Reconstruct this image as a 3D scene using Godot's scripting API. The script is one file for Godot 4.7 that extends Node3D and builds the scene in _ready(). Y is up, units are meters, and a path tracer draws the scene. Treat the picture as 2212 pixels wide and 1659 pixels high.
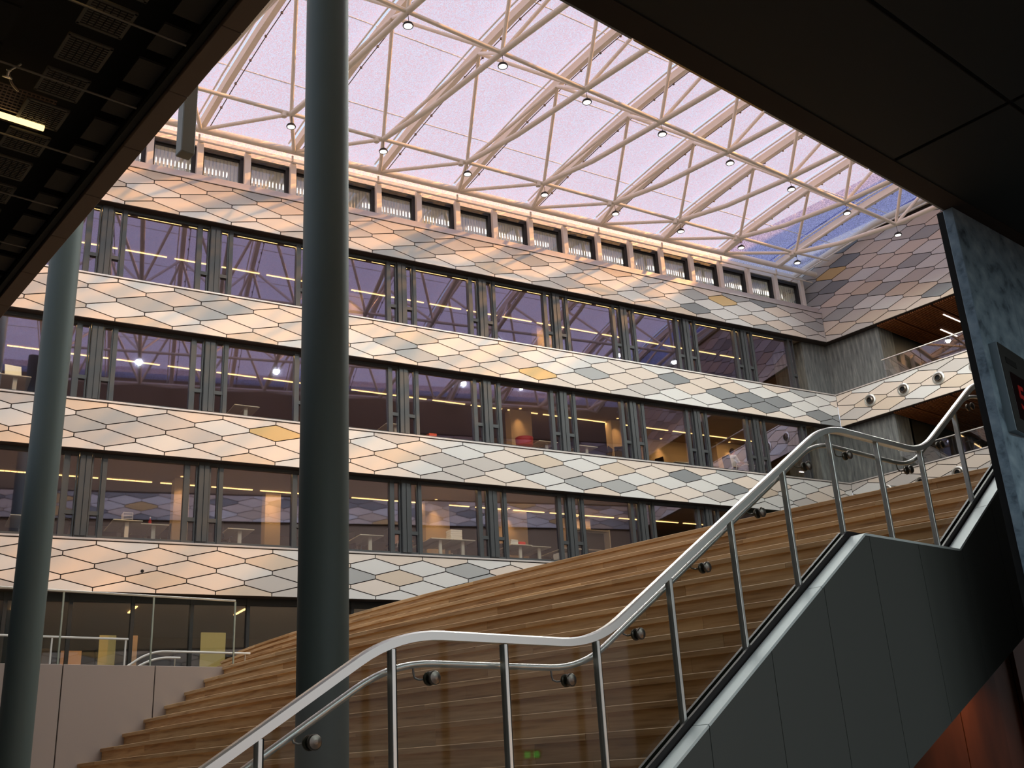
extends Node3D
# An office atrium seen from under the lower floor: tilted hexagon-clad facade, glass roof on tube trusses,
# a wide wooden stair, a glazed stair balustrade and two round columns. The eye is at y = 0, the floor at y = -1.6.

const PHI := 0.182927276          # the facade is turned by this against the x axis
const FLOOR := -1.63
const L1 := 2.18                  # the landing above the wooden stair
const FN := -28.8                 # distance of the facade's face
const TOPS := [17.62, 13.88, 10.1, 6.29]     # tops of the four clad bands
const BOTS := [16.24, 12.47, 8.68, 4.89]
const FARX := 37.13
const SC := 1.4                   # size of the wooden stair against the first survey
const GZ := -4.95                 # plane of the glazed balustrade

var fb := Basis(Vector3(cos(PHI), 0, sin(PHI)), Vector3.UP, Vector3(-sin(PHI), 0, cos(PHI)))
var wb := Basis(Vector3(0, 0, 1), Vector3.UP, Vector3(-1, 0, 0))
var used := {}
var M := {}
var rng := RandomNumberGenerator.new()

func _ready() -> void:
	rng.seed = 7
	# ---- camera
	var cam := Camera3D.new()
	cam.name = "camera"
	cam.transform = Transform3D(Basis(Vector3(0.76795678, -0.05472406, 0.63815959), Vector3(-0.1816939, 0.93680132, 0.29898264), Vector3(-0.61419029, -0.34555546, 0.70947989)).orthonormalized(), Vector3.ZERO)
	cam.fov = rad_to_deg(2.0 * atan(829.5 / 2262.57))
	cam.near = 0.05
	cam.far = 400.0
	add_child(cam)
	cam.current = true
	# ---- sky, sun, exposure
	var env := Environment.new()
	env.background_mode = Environment.BG_SKY
	var sm := ProceduralSkyMaterial.new()
	sm.sky_top_color = Color(0.80, 0.86, 0.95)
	sm.sky_horizon_color = Color(0.98, 0.92, 0.90)
	sm.sky_curve = 0.12
	sm.ground_bottom_color = Color(0.25, 0.25, 0.27)
	sm.ground_horizon_color = Color(0.6, 0.57, 0.56)
	sm.sky_energy_multiplier = 1.0
	var sky := Sky.new()
	sky.sky_material = sm
	env.sky = sky
	env.background_energy_multiplier = 1.05
	env.tonemap_mode = Environment.TONE_MAPPER_LINEAR
	env.tonemap_exposure = 1.1
	env.sdfgi_enabled = true
	env.ssao_enabled = true
	env.ssil_enabled = true
	var we := WorldEnvironment.new()
	we.name = "environment"
	we.environment = env
	add_child(we)
	var sun := DirectionalLight3D.new()
	sun.name = "sun"
	var to_sun := Vector3(1.0, 0.70, 0.9).normalized()
	sun.look_at_from_position(Vector3.ZERO, -to_sun, Vector3.UP)
	sun.light_color = Color(1.0, 0.72, 0.42)
	sun.light_energy = 2.9
	sun.light_angular_distance = 1.2
	sun.shadow_enabled = true
	add_child(sun)
	materials()
	shell()
	facade()
	far_end()
	roof()
	tribune()
	stair()
	columns_and_soffits()
	offices()
	landing_things()
	signs()

# ------------------------------------------------------------------ mesh building
class MB:
	var v := PackedVector3Array()
	var n := PackedVector3Array()
	var t := PackedVector2Array()
	func tri(a: Vector3, b: Vector3, c: Vector3, na: Vector3, nb: Vector3, nc: Vector3, ua := Vector2.ZERO, ub := Vector2.ZERO, uc := Vector2.ZERO) -> void:
		if (b - a).cross(c - a).dot(na + nb + nc) > 0.0:      # front faces run clockwise
			v.append_array([a, c, b]); n.append_array([na, nc, nb]); t.append_array([ua, uc, ub])
		else:
			v.append_array([a, b, c]); n.append_array([na, nb, nc]); t.append_array([ua, ub, uc])
	func poly(p: Array, nr: Vector3, uv: Array = []) -> void:
		for i in range(1, p.size() - 1):
			if uv.is_empty():
				tri(p[0], p[i], p[i + 1], nr, nr, nr)
			else:
				tri(p[0], p[i], p[i + 1], nr, nr, nr, uv[0], uv[i], uv[i + 1])
	func box(c: Vector3, s: Vector3, b := Basis.IDENTITY, ch := 0.0) -> void:
		var h := s * 0.5
		for ax in 3:
			for sg in [-1.0, 1.0]:
				var nn := Vector3.ZERO
				nn[ax] = sg
				var u := (ax + 1) % 3
				var w := (ax + 2) % 3
				var pts := []
				for q in [[-1, -1], [1, -1], [1, 1], [-1, 1]]:
					var p := Vector3.ZERO
					p[ax] = sg * h[ax]
					p[u] = q[0] * (h[u] - ch)
					p[w] = q[1] * (h[w] - ch)
					pts.append(c + b * p)
				poly(pts, (b * nn).normalized())
		if ch <= 0.0:
			return
		for ax in 3:                                            # chamfered edges along each axis
			var u := (ax + 1) % 3
			var w := (ax + 2) % 3
			for su in [-1.0, 1.0]:
				for sw in [-1.0, 1.0]:
					var pts := []
					for q in [[-1, 0], [1, 0], [1, 1], [-1, 1]]:
						var p := Vector3.ZERO
						p[ax] = q[0] * (h[ax] - ch)
						p[u] = su * (h[u] - (ch if q[1] == 0 else 0.0))
						p[w] = sw * (h[w] - (0.0 if q[1] == 0 else ch))
						pts.append(c + b * p)
					var nn := Vector3.ZERO
					nn[u] = su
					nn[w] = sw
					poly(pts, (b * nn).normalized())
		for sx in [-1.0, 1.0]:
			for sy in [-1.0, 1.0]:
				for sz in [-1.0, 1.0]:
					var g := Vector3(sx, sy, sz)
					var k := g * (h - Vector3.ONE * ch)
					poly([c + b * (k + Vector3(sx * ch, 0, 0)), c + b * (k + Vector3(0, sy * ch, 0)), c + b * (k + Vector3(0, 0, sz * ch))], (b * g).normalized())
	func tube(path: Array, r: float, seg := 10, caps := true) -> void:
		var rings := []
		var norms := []
		var d0: Vector3 = (path[1] - path[0]).normalized()
		var side := d0.cross(Vector3.UP if absf(d0.y) < 0.9 else Vector3.RIGHT).normalized()
		for i in path.size():
			var d: Vector3 = (path[mini(i + 1, path.size() - 1)] - path[maxi(i - 1, 0)]).normalized()
			side = (side - d * side.dot(d)).normalized()
			var up := d.cross(side)
			var ring := []
			var nn := []
			for k in seg:
				var a := TAU * k / seg
				var o := side * cos(a) + up * sin(a)
				ring.append(path[i] + o * r)
				nn.append(o)
			rings.append(ring)
			norms.append(nn)
		for i in path.size() - 1:
			for k in seg:
				var l := (k + 1) % seg
				tri(rings[i][k], rings[i][l], rings[i + 1][l], norms[i][k], norms[i][l], norms[i + 1][l])
				tri(rings[i][k], rings[i + 1][l], rings[i + 1][k], norms[i][k], norms[i + 1][l], norms[i + 1][k])
		if caps:
			poly(rings[0], -d0)
			poly(rings[-1], (path[-1] - path[-2]).normalized())
	func lathe(prof: Array, c: Vector3, b := Basis.IDENTITY, seg := 20) -> void:   # prof: Vector2(radius, height), turned round the basis' y axis
		for i in prof.size() - 1:
			var p: Vector2 = prof[i]
			var q: Vector2 = prof[i + 1]
			var dn := Vector2(q.y - p.y, p.x - q.x).normalized()
			for k in seg:
				var a := TAU * k / seg
				var e := TAU * (k + 1) / seg
				var ra := Vector3(cos(a), 0, sin(a))
				var re := Vector3(cos(e), 0, sin(e))
				var na := b * (ra * dn.x + Vector3.UP * dn.y)
				var ne := b * (re * dn.x + Vector3.UP * dn.y)
				var A := c + b * (ra * p.x + Vector3.UP * p.y)
				var B := c + b * (re * p.x + Vector3.UP * p.y)
				var C := c + b * (re * q.x + Vector3.UP * q.y)
				var D := c + b * (ra * q.x + Vector3.UP * q.y)
				if p.x > 1e-6:
					tri(A, B, C, na, ne, ne)
				if q.x > 1e-6:
					tri(A, C, D, na, ne, na)
	func prism(p: PackedVector2Array, o: Vector3, b: Basis, depth: float, back := true) -> void:   # front at the basis' z = 0, body behind it
		var idx := Geometry2D.triangulate_polygon(p)
		var z := b.z.normalized()
		for i in range(0, idx.size(), 3):
			var q := [p[idx[i]], p[idx[i + 1]], p[idx[i + 2]]]
			poly([o + b * Vector3(q[0].x, q[0].y, 0), o + b * Vector3(q[1].x, q[1].y, 0), o + b * Vector3(q[2].x, q[2].y, 0)], z)
			if back:
				poly([o + b * Vector3(q[0].x, q[0].y, -depth), o + b * Vector3(q[1].x, q[1].y, -depth), o + b * Vector3(q[2].x, q[2].y, -depth)], -z)
		var cw := 1.0 if Geometry2D.is_polygon_clockwise(p) else -1.0
		for i in p.size():
			var a := p[i]
			var c := p[(i + 1) % p.size()]
			var e := c - a
			var nn := (b * Vector3(-e.y, e.x, 0) * cw).normalized()
			poly([o + b * Vector3(a.x, a.y, 0), o + b * Vector3(c.x, c.y, 0), o + b * Vector3(c.x, c.y, -depth), o + b * Vector3(a.x, a.y, -depth)], nn)
	func sweep(path: Array, prof: Array, side: Vector3) -> void:    # prof: Vector2(side, up), closed, along a path square to «side»
		var rings := []
		for i in path.size():
			var d: Vector3 = (path[mini(i + 1, path.size() - 1)] - path[maxi(i - 1, 0)]).normalized()
			var up := side.cross(d).normalized()
			if up.y < 0.0:
				up = -up
			var ring := []
			for q in prof:
				ring.append(path[i] + side * q.x + up * q.y)
			rings.append(ring)
		var m := prof.size()
		for i in path.size() - 1:
			var mid: Vector3 = (path[i] + path[i + 1]) * 0.5
			for k in m:
				var l := (k + 1) % m
				var f: Vector3 = (rings[i][k] + rings[i][l] + rings[i + 1][k] + rings[i + 1][l]) * 0.25
				var g: Vector3 = (rings[i][l] - rings[i][k]).cross(rings[i + 1][k] - rings[i][k]).normalized()
				if g.dot(f - mid) < 0.0:
					g = -g
				poly([rings[i][k], rings[i][l], rings[i + 1][l], rings[i + 1][k]], g)
		poly(rings[0], (path[0] - path[1]).normalized())
		poly(rings[-1], (path[-1] - path[-2]).normalized())
	func mesh() -> ArrayMesh:
		var a := []
		a.resize(Mesh.ARRAY_MAX)
		a[Mesh.ARRAY_VERTEX] = v
		a[Mesh.ARRAY_NORMAL] = n
		a[Mesh.ARRAY_TEX_UV] = t
		var m := ArrayMesh.new()
		m.add_surface_from_arrays(Mesh.PRIMITIVE_TRIANGLES, a)
		return m

func numbered(called: String) -> String:
	var k: int = used.get(called, 0)
	used[called] = k + 1
	return called if k == 0 else "%s_%03d" % [called, k]

func put(called: String, mb: MB, mat: Material, parent: Node) -> MeshInstance3D:
	var mi := MeshInstance3D.new()
	mi.name = called
	mi.mesh = mb.mesh()
	mi.material_override = mat
	parent.add_child(mi, true)
	return mi

func thing(called: String, label: String, category: String, at := Vector3.ZERO, b := Basis.IDENTITY, group := "") -> Node3D:
	var o := Node3D.new()
	o.name = numbered(called)
	o.transform = Transform3D(b, at)
	add_child(o)
	o.set_meta("label", label)
	o.set_meta("category", category)
	if group != "":
		o.set_meta("group", group)
	return o

func one(called: String, mb: MB, mat: Material, label: String, category: String, at := Vector3.ZERO, b := Basis.IDENTITY, group := "") -> MeshInstance3D:
	var mi := MeshInstance3D.new()
	mi.name = numbered(called)
	mi.mesh = mb.mesh()
	mi.material_override = mat
	mi.transform = Transform3D(b, at)
	add_child(mi)
	mi.set_meta("label", label)
	mi.set_meta("category", category)
	if group != "":
		mi.set_meta("group", group)
	return mi

func structure(called: String, label: String, category: String, at := Vector3.ZERO, b := Basis.IDENTITY) -> Node3D:
	var o := thing(called, label, category, at, b)
	o.set_meta("kind", "structure")
	return o

func solid(called: String, mb: MB, mat: Material, label: String, category: String, at := Vector3.ZERO, b := Basis.IDENTITY) -> MeshInstance3D:
	var o := one(called, mb, mat, label, category, at, b)
	o.set_meta("kind", "structure")
	return o

func fp(u: float, y: float, n: float) -> Vector3:
	return fb * Vector3(u, y, n)

func bx(c: Vector3, s: Vector3, b := Basis.IDENTITY, ch := 0.0) -> MB:
	var m := MB.new()
	m.box(c, s, b, ch)
	return m

# ------------------------------------------------------------------ materials
func std(c: Color, rough := 0.6, metal := 0.0, spec := 0.5) -> StandardMaterial3D:
	var m := StandardMaterial3D.new()
	m.albedo_color = c
	m.roughness = rough
	m.metallic = metal
	m.metallic_specular = spec
	return m

func glow(c: Color, e: float) -> StandardMaterial3D:
	var m := std(c, 0.5)
	m.emission_enabled = true
	m.emission = c
	m.emission_energy_multiplier = e
	return m

func noise_tex(sd: int, freq: float, colors: Array, oct := 4, size := 512, kind := FastNoiseLite.TYPE_SIMPLEX_SMOOTH) -> NoiseTexture2D:
	var f := FastNoiseLite.new()
	f.seed = sd
	f.noise_type = kind
	f.frequency = freq
	f.fractal_octaves = oct
	var g := Gradient.new()
	var off := PackedFloat32Array()
	var cs := PackedColorArray()
	for i in colors.size():
		off.append(float(i) / (colors.size() - 1))
		cs.append(colors[i])
	g.offsets = off
	g.colors = cs
	var t := NoiseTexture2D.new()
	t.width = size
	t.height = size
	t.seamless = true
	t.noise = f
	t.color_ramp = g
	return t

func triplanar(m: StandardMaterial3D, tex: Texture2D, sc: Vector3, off := Vector3.ZERO) -> StandardMaterial3D:
	m.albedo_texture = tex
	m.uv1_triplanar = true
	m.uv1_world_triplanar = true
	m.uv1_scale = sc
	m.uv1_offset = off
	return m

func coated(tint: Color, share: float) -> ORMMaterial3D:      # a half-reflecting coated pane
	var m := ORMMaterial3D.new()
	var im := Image.create(4, 4, false, Image.FORMAT_RGB8)
	im.fill(Color(1.0, 0.02, 1.0))
	m.orm_texture = ImageTexture.create_from_image(im)
	m.albedo_color = Color(tint.r, tint.g, tint.b, share)
	m.transparency = BaseMaterial3D.TRANSPARENCY_ALPHA
	return m

func tinted(tint: Color, share: float, rough := 0.03) -> ORMMaterial3D:      # body-tinted glass
	var m := ORMMaterial3D.new()
	var im := Image.create(4, 4, false, Image.FORMAT_RGB8)
	im.fill(Color(1.0, rough, 0.0))
	m.orm_texture = ImageTexture.create_from_image(im)
	m.albedo_color = Color(tint.r, tint.g, tint.b, share)
	m.transparency = BaseMaterial3D.TRANSPARENCY_ALPHA
	return m

func materials() -> void:
	# the clad panels: a handful of tones of the same enamelled aluminium
	M.panel = []
	for c in [Color(0.87, 0.81, 0.76), Color(0.86, 0.85, 0.84), Color(0.84, 0.77, 0.70), Color(0.68, 0.68, 0.68), Color(0.55, 0.56, 0.57), Color(0.84, 0.71, 0.50), Color(0.89, 0.84, 0.80), Color(0.78, 0.75, 0.73)]:
		M.panel.append(std(c, 0.42, 0.0, 0.35))
	M.joint = std(Color(0.16, 0.12, 0.10), 0.8)
	M.ledge = std(Color(0.80, 0.77, 0.76), 0.35, 0.3)
	M.under = std(Color(0.20, 0.15, 0.12), 0.7)
	M.frame = std(Color(0.24, 0.25, 0.26), 0.5, 0.1)
	M.frame_dark = std(Color(0.13, 0.135, 0.14), 0.5)
	M.glass = coated(Color(0.80, 0.79, 0.92), 0.36)
	M.glass_end = coated(Color(0.85, 0.85, 0.88), 0.22)
	M.steel_white = std(Color(0.97, 0.94, 0.89), 0.45)
	M.white = std(Color(0.88, 0.87, 0.85), 0.6)
	M.cable = std(Color(0.35, 0.32, 0.31), 0.6)
	M.strip = std(Color(0.96, 0.95, 0.92), 0.4)
	M.column = std(Color(0.29, 0.34, 0.34), 0.55, 0.0, 0.4)
	M.black = std(Color(0.085, 0.095, 0.095), 0.7)
	M.void_black = std(Color(0.03, 0.03, 0.03), 0.9)
	M.soffit = std(Color(0.17, 0.17, 0.165), 0.6)
	M.trim = std(Color(0.42, 0.36, 0.32), 0.6)
	M.grey_wall = std(Color(0.66, 0.61, 0.59), 0.7)
	M.parapet = std(Color(0.25, 0.26, 0.25), 0.55)
	M.cap = std(Color(0.80, 0.83, 0.83), 0.45, 0.2)
	M.channel = std(Color(0.15, 0.13, 0.13), 0.4, 0.5)
	M.inox = std(Color(0.86, 0.86, 0.84), 0.32, 0.8)
	M.inox_dark = std(Color(0.45, 0.42, 0.39), 0.35, 1.0)
	M.rail_glass = tinted(Color(0.10, 0.13, 0.07), 0.34)
	M.guard_glass = tinted(Color(0.12, 0.16, 0.12), 0.16)
	M.edge = std(Color(0.75, 0.80, 0.76), 0.2, 0.6)
	M.office_ceiling = std(Color(0.62, 0.54, 0.46), 0.9)
	M.office_floor = std(Color(0.25, 0.24, 0.24), 0.9)
	M.office_wall = std(Color(0.60, 0.53, 0.44), 0.9)
	M.partition = std(Color(0.80, 0.72, 0.60), 0.8)
	M.desk = std(Color(0.90, 0.88, 0.80), 0.5)
	M.chair = std(Color(0.10, 0.10, 0.11), 0.7)
	M.blind = std(Color(0.95, 0.95, 0.91), 0.8)
	M.blind.backlight_enabled = true
	M.blind.backlight = Color(0.95, 0.95, 0.9)
	M.paper = std(Color(0.93, 0.92, 0.88), 0.8)
	M.red = std(Color(0.75, 0.12, 0.12), 0.5)
	M.orange = std(Color(0.95, 0.35, 0.12), 0.5)
	M.lamp_warm = glow(Color(1.0, 0.84, 0.55), 2.2)
	M.lamp_face = glow(Color(1.0, 0.97, 0.93), 1.6)
	M.lamp_ring = std(Color(0.10, 0.09, 0.09), 0.5)
	M.skin = std(Color(0.80, 0.58, 0.47), 0.6)
	M.hair = std(Color(0.16, 0.10, 0.07), 0.7)
	M.hair_red = std(Color(0.55, 0.20, 0.10), 0.7)
	M.shirt = std(Color(0.90, 0.89, 0.87), 0.8)
	M.cloth_dark = std(Color(0.12, 0.12, 0.14), 0.9)
	M.yellow = std(Color(0.98, 0.85, 0.10), 0.7)
	M.board = std(Color(0.80, 0.72, 0.42), 0.8)
	M.board_tan = std(Color(0.80, 0.62, 0.42), 0.8)
	M.copper = triplanar(std(Color.WHITE, 0.6), noise_tex(31, 0.006, [Color(0.34, 0.20, 0.12), Color(0.46, 0.28, 0.17), Color(0.56, 0.34, 0.22)]), Vector3(0.3, 0.12, 0.3))
	# wood of the wide stair: long grain along the boards, several tones
	var grain := noise_tex(5, 0.010, [Color(0.72, 0.66, 0.60), Color(0.92, 0.90, 0.88), Color(1, 1, 1), Color(0.85, 0.80, 0.76)], 5)
	M.wood = []
	var tones := [Color(0.77, 0.63, 0.46), Color(0.81, 0.67, 0.49), Color(0.73, 0.59, 0.42), Color(0.83, 0.70, 0.53), Color(0.77, 0.65, 0.49)]
	for i in 5:
		M.wood.append(triplanar(std(tones[i], 0.55, 0.0, 0.4), grain, Vector3(1.6, 2.4, 0.14), Vector3(0.31 * i, 0.17 * i, 0.43 * i)))
	M.slat = triplanar(std(Color(0.62, 0.37, 0.18), 0.6), grain, Vector3(0.15, 2.0, 2.0))
	# grey vertical-grained cladding beside the galleries, blue-grey stone of the near wall
	M.slate = triplanar(std(Color(0.62, 0.63, 0.63), 0.6), noise_tex(12, 0.011, [Color(0.45, 0.46, 0.46), Color(0.62, 0.62, 0.62), Color(0.70, 0.70, 0.69), Color(0.86, 0.85, 0.83)], 5), Vector3(1.1, 0.16, 1.1))
	var st := noise_tex(21, 0.012, [Color(0.22, 0.27, 0.32), Color(0.44, 0.52, 0.58), Color(0.51, 0.59, 0.65), Color(0.60, 0.67, 0.72)], 6)
	M.stone = triplanar(std(Color(1, 1, 1), 0.85), st, Vector3(0.55, 0.55, 0.55))
	M.stone.heightmap_enabled = true
	M.stone.heightmap_texture = noise_tex(21, 0.012, [Color.BLACK, Color(0.8, 0.8, 0.8), Color.WHITE], 6)
	M.stone.heightmap_scale = 1.2
	# fritted roof glass: fine ceramic dots on clear glass
	var im := Image.create(512, 512, false, Image.FORMAT_RGBA8)
	var r := RandomNumberGenerator.new()
	r.seed = 99
	for y in 512:
		for x in 512:
			var a := 0.34 + (0.60 if r.randf() < 0.5 else 0.0) + r.randf() * 0.06
			im.set_pixel(x, y, Color(0.86, 0.87, 0.97, a))
	var fr := StandardMaterial3D.new()
	fr.albedo_texture = ImageTexture.create_from_image(im)
	fr.transparency = BaseMaterial3D.TRANSPARENCY_ALPHA
	fr.roughness = 0.3
	fr.backlight_enabled = true
	fr.backlight = Color(0.93, 0.93, 1.0)
	fr.cull_mode = BaseMaterial3D.CULL_DISABLED
	M.frit = fr
	M.tower = std(Color(0.36, 0.38, 0.66), 0.35, 0.1)
	M.tower_joint = std(Color(0.15, 0.16, 0.30), 0.6)

# ------------------------------------------------------------------ the shell
func hex_cells(x0: float, x1: float, ytop: float, y0: float, p: float, e: float, col: Callable, k0: int, k1: int) -> Array:
	# flat hexagons in rows; each entry: [polygon shrunk by the joint, centre]
	var rect := PackedVector2Array([Vector2(x0, y0), Vector2(x1, y0), Vector2(x1, ytop), Vector2(x0, ytop)])
	var out := []
	var rows := int(ceil((ytop - y0) / p)) + 1
	for r in rows + 1:
		for k in range(k0, k1 + 1):
			var c := float(k) + (0.5 if r % 2 == 0 else 0.0)
			var xl: float = col.call(c - 0.5)
			var xc: float = col.call(c)
			var xr: float = col.call(c + 0.5)
			var y := ytop - r * p
			var h := PackedVector2Array([Vector2(xl, y - e), Vector2(xc, y - p), Vector2(xr, y - e), Vector2(xr, y), Vector2(xc, y + p - e), Vector2(xl, y)])
			for q in Geometry2D.intersect_polygons(h, rect):
				for s in Geometry2D.offset_polygon(q, -0.014):
					if s.size() >= 3:
						var mid := Vector2.ZERO
						for v in s:
							mid += v
						out.append([s, mid / s.size()])
	return out

func facade_col(k: float) -> float:
	return 4.05 + 1.58 * k - 0.0037 * k * k

func pier_u(j: float) -> float:
	return 3.65 + 3.16 * j - 0.0148 * j * j

func far_col(k: float) -> float:
	return -20.93 + 1.485 * (k - 0.5)

func wide_box(called: String, lo: Vector3, hi: Vector3, mat: Material, label: String, category: String) -> void:
	solid(called, bx(Vector3.ZERO, hi - lo), mat, label, category, (lo + hi) * 0.5)

func clad_wall(called: String, label: String, b: Basis, at: Vector3, x0: float, x1: float, col: Callable, k0: int, k1: int) -> void:
	# a wall that is mostly seen mirrored in the windows: clad bands with dark window strips between them
	var w := structure(called, label, "wall", at, b)
	var by := {}
	for i in 4:
		for c in hex_cells(x0, x1, TOPS[i] - 0.07, BOTS[i], (TOPS[i] - BOTS[i] - 0.18) / 4.0, 0.11, col, k0, k1):
			var mi: int = rng.randi() % int(M.panel.size())
			if not by.has(mi):
				by[mi] = MB.new()
			by[mi].prism(c[0], Vector3(0, 0, 0.03), Basis.IDENTITY, 0.02, false)
	for mi in by:
		put("hexagon_cladding", by[mi], M.panel[mi], w).set_meta("kind", "stuff")
	var back := MB.new()
	var glass := MB.new()
	var fr := MB.new()
	for i in 4:
		back.box(Vector3((x0 + x1) / 2, (TOPS[i] + BOTS[i]) / 2, -0.1), Vector3(x1 - x0, TOPS[i] - BOTS[i], 0.2))
	for i in 4:
		var ya: float = TOPS[i]
		var yb: float = BOTS[i - 1] if i > 0 else 20.0
		if yb - ya > 0.2:
			glass.box(Vector3((x0 + x1) / 2, (ya + yb) / 2, -0.35), Vector3(x1 - x0, yb - ya, 0.1))
			var x := x0 + 0.4
			while x < x1:
				fr.box(Vector3(x, (ya + yb) / 2, -0.25), Vector3(0.18, yb - ya, 0.12))
				x += 1.53
	put("band_backing", back, M.joint, w)
	put("dark_window_strip", glass, std(Color(0.12, 0.12, 0.15), 0.1), w)
	put("window_post", fr, M.white, w)

func shell() -> void:
	wide_box("floor", Vector3(-12, FLOOR - 0.3, -45), Vector3(48, FLOOR, 10), std(Color(0.36, 0.34, 0.32), 0.5), "grey hall floor below the wooden stair", "floor")
	wide_box("floor", Vector3(-12, L1 - 0.35, -38), Vector3(40, L1, -19.75), std(Color(0.50, 0.46, 0.42), 0.5), "upper landing floor behind the grey panel wall", "floor")
	# unseen walls that shut sky light out of the low space round the viewer
	wide_box("unseen_wall_back", Vector3(-12, FLOOR, 9), Vector3(-6, 22, 9.3), M.soffit, "unseen dark back wall left of the windows behind the viewer", "wall")
	wide_box("unseen_wall_back", Vector3(-6, 4.4, 9), Vector3(20, 22, 9.3), M.soffit, "unseen dark back wall over the windows behind the viewer", "wall")
	wide_box("unseen_wall_back", Vector3(-6, FLOOR, 9), Vector3(20, FLOOR + 0.5, 9.3), M.soffit, "unseen low sill under the windows behind the viewer", "wall")
	var bw := structure("window_90", "unseen tall windows behind the viewer, placed to light the foreground", "window", Vector3(-6, FLOOR, 9.1))  # out of view; placed to let daylight onto the foreground
	for i in 14:
		put("mullion", bx(Vector3(2.0 * i, 3.2, 0), Vector3(0.1, 5.6, 0.15)), M.frame_dark, bw)
	wide_box("unseen_wall_side", Vector3(-12.3, FLOOR, -45), Vector3(-12, 5.7, 9.3), M.soffit, "unseen dark side wall under the low ceiling", "wall")
	wide_box("unseen_wall_right", Vector3(20, FLOOR, -4.0), Vector3(20.3, 22, 9.3), M.soffit, "unseen dark right wall behind the stone pier", "wall")
	wide_box("ceiling", Vector3(-12, 5.4, -45), Vector3(2.4, 5.7, 9.3), M.soffit, "low flat roof over the left wing", "ceiling")
	wide_box("ceiling", Vector3(-12.0, 20.3, -3.6), Vector3(46, 20.6, 9.3), M.soffit, "solid roof over the near wing", "ceiling")
	wide_box("wall_outer", Vector3(-12.0, FLOOR, -45.3), Vector3(48, 17.0, -45), M.soffit, "outer wall behind the offices", "wall")
	# the two clad walls that face away from the viewer
	clad_wall("wall_near", "near atrium wall above the black ceiling, hexagon clad bands", Basis(Vector3(-1, 0, 0), Vector3.UP, Vector3(0, 0, -1)), Vector3(0, 0, -4.05), -37.0, -2.6, func(k): return -37.0 + 1.53 * k, -1, 24)
	wide_box("wall_near_core", Vector3(-12, 5.4, -3.9), Vector3(37.2, 20.3, -3.6), M.office_wall, "inner face of the near atrium wall", "wall")
	unseen_end_glazing()

func unseen_end_glazing() -> void:
	# unseen glass wall at the atrium's left end, placed to let sky light in
	var w := structure("window_91", "unseen tall glazed left end of the atrium, placed to light the facade", "window", Vector3(2.5, 5.4, -29.4))
	var h := 14.8
	for i in 18:
		put("mullion", bx(Vector3(0, h / 2, 1.5 * i), Vector3(0.16, h, 0.07)), M.steel_white, w)
	for i in 6:
		put("transom", bx(Vector3(0, h * i / 5.0, 12.7), Vector3(0.16, 0.09, 25.4)), M.steel_white, w)
	var clear := std(Color(1, 1, 1, 0.04), 0.02)
	clear.transparency = BaseMaterial3D.TRANSPARENCY_ALPHA
	for i in 17:
		for k in 5:
			var q := MB.new()
			q.poly([Vector3(0, h * k / 5.0 + 0.045, 1.5 * i + 0.035), Vector3(0, h * (k + 1) / 5.0 - 0.045, 1.5 * i + 0.035), Vector3(0, h * (k + 1) / 5.0 - 0.045, 1.5 * i + 1.465), Vector3(0, h * k / 5.0 + 0.045, 1.5 * i + 1.465)], Vector3.RIGHT)
			put("pane", q, clear, w)

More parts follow.
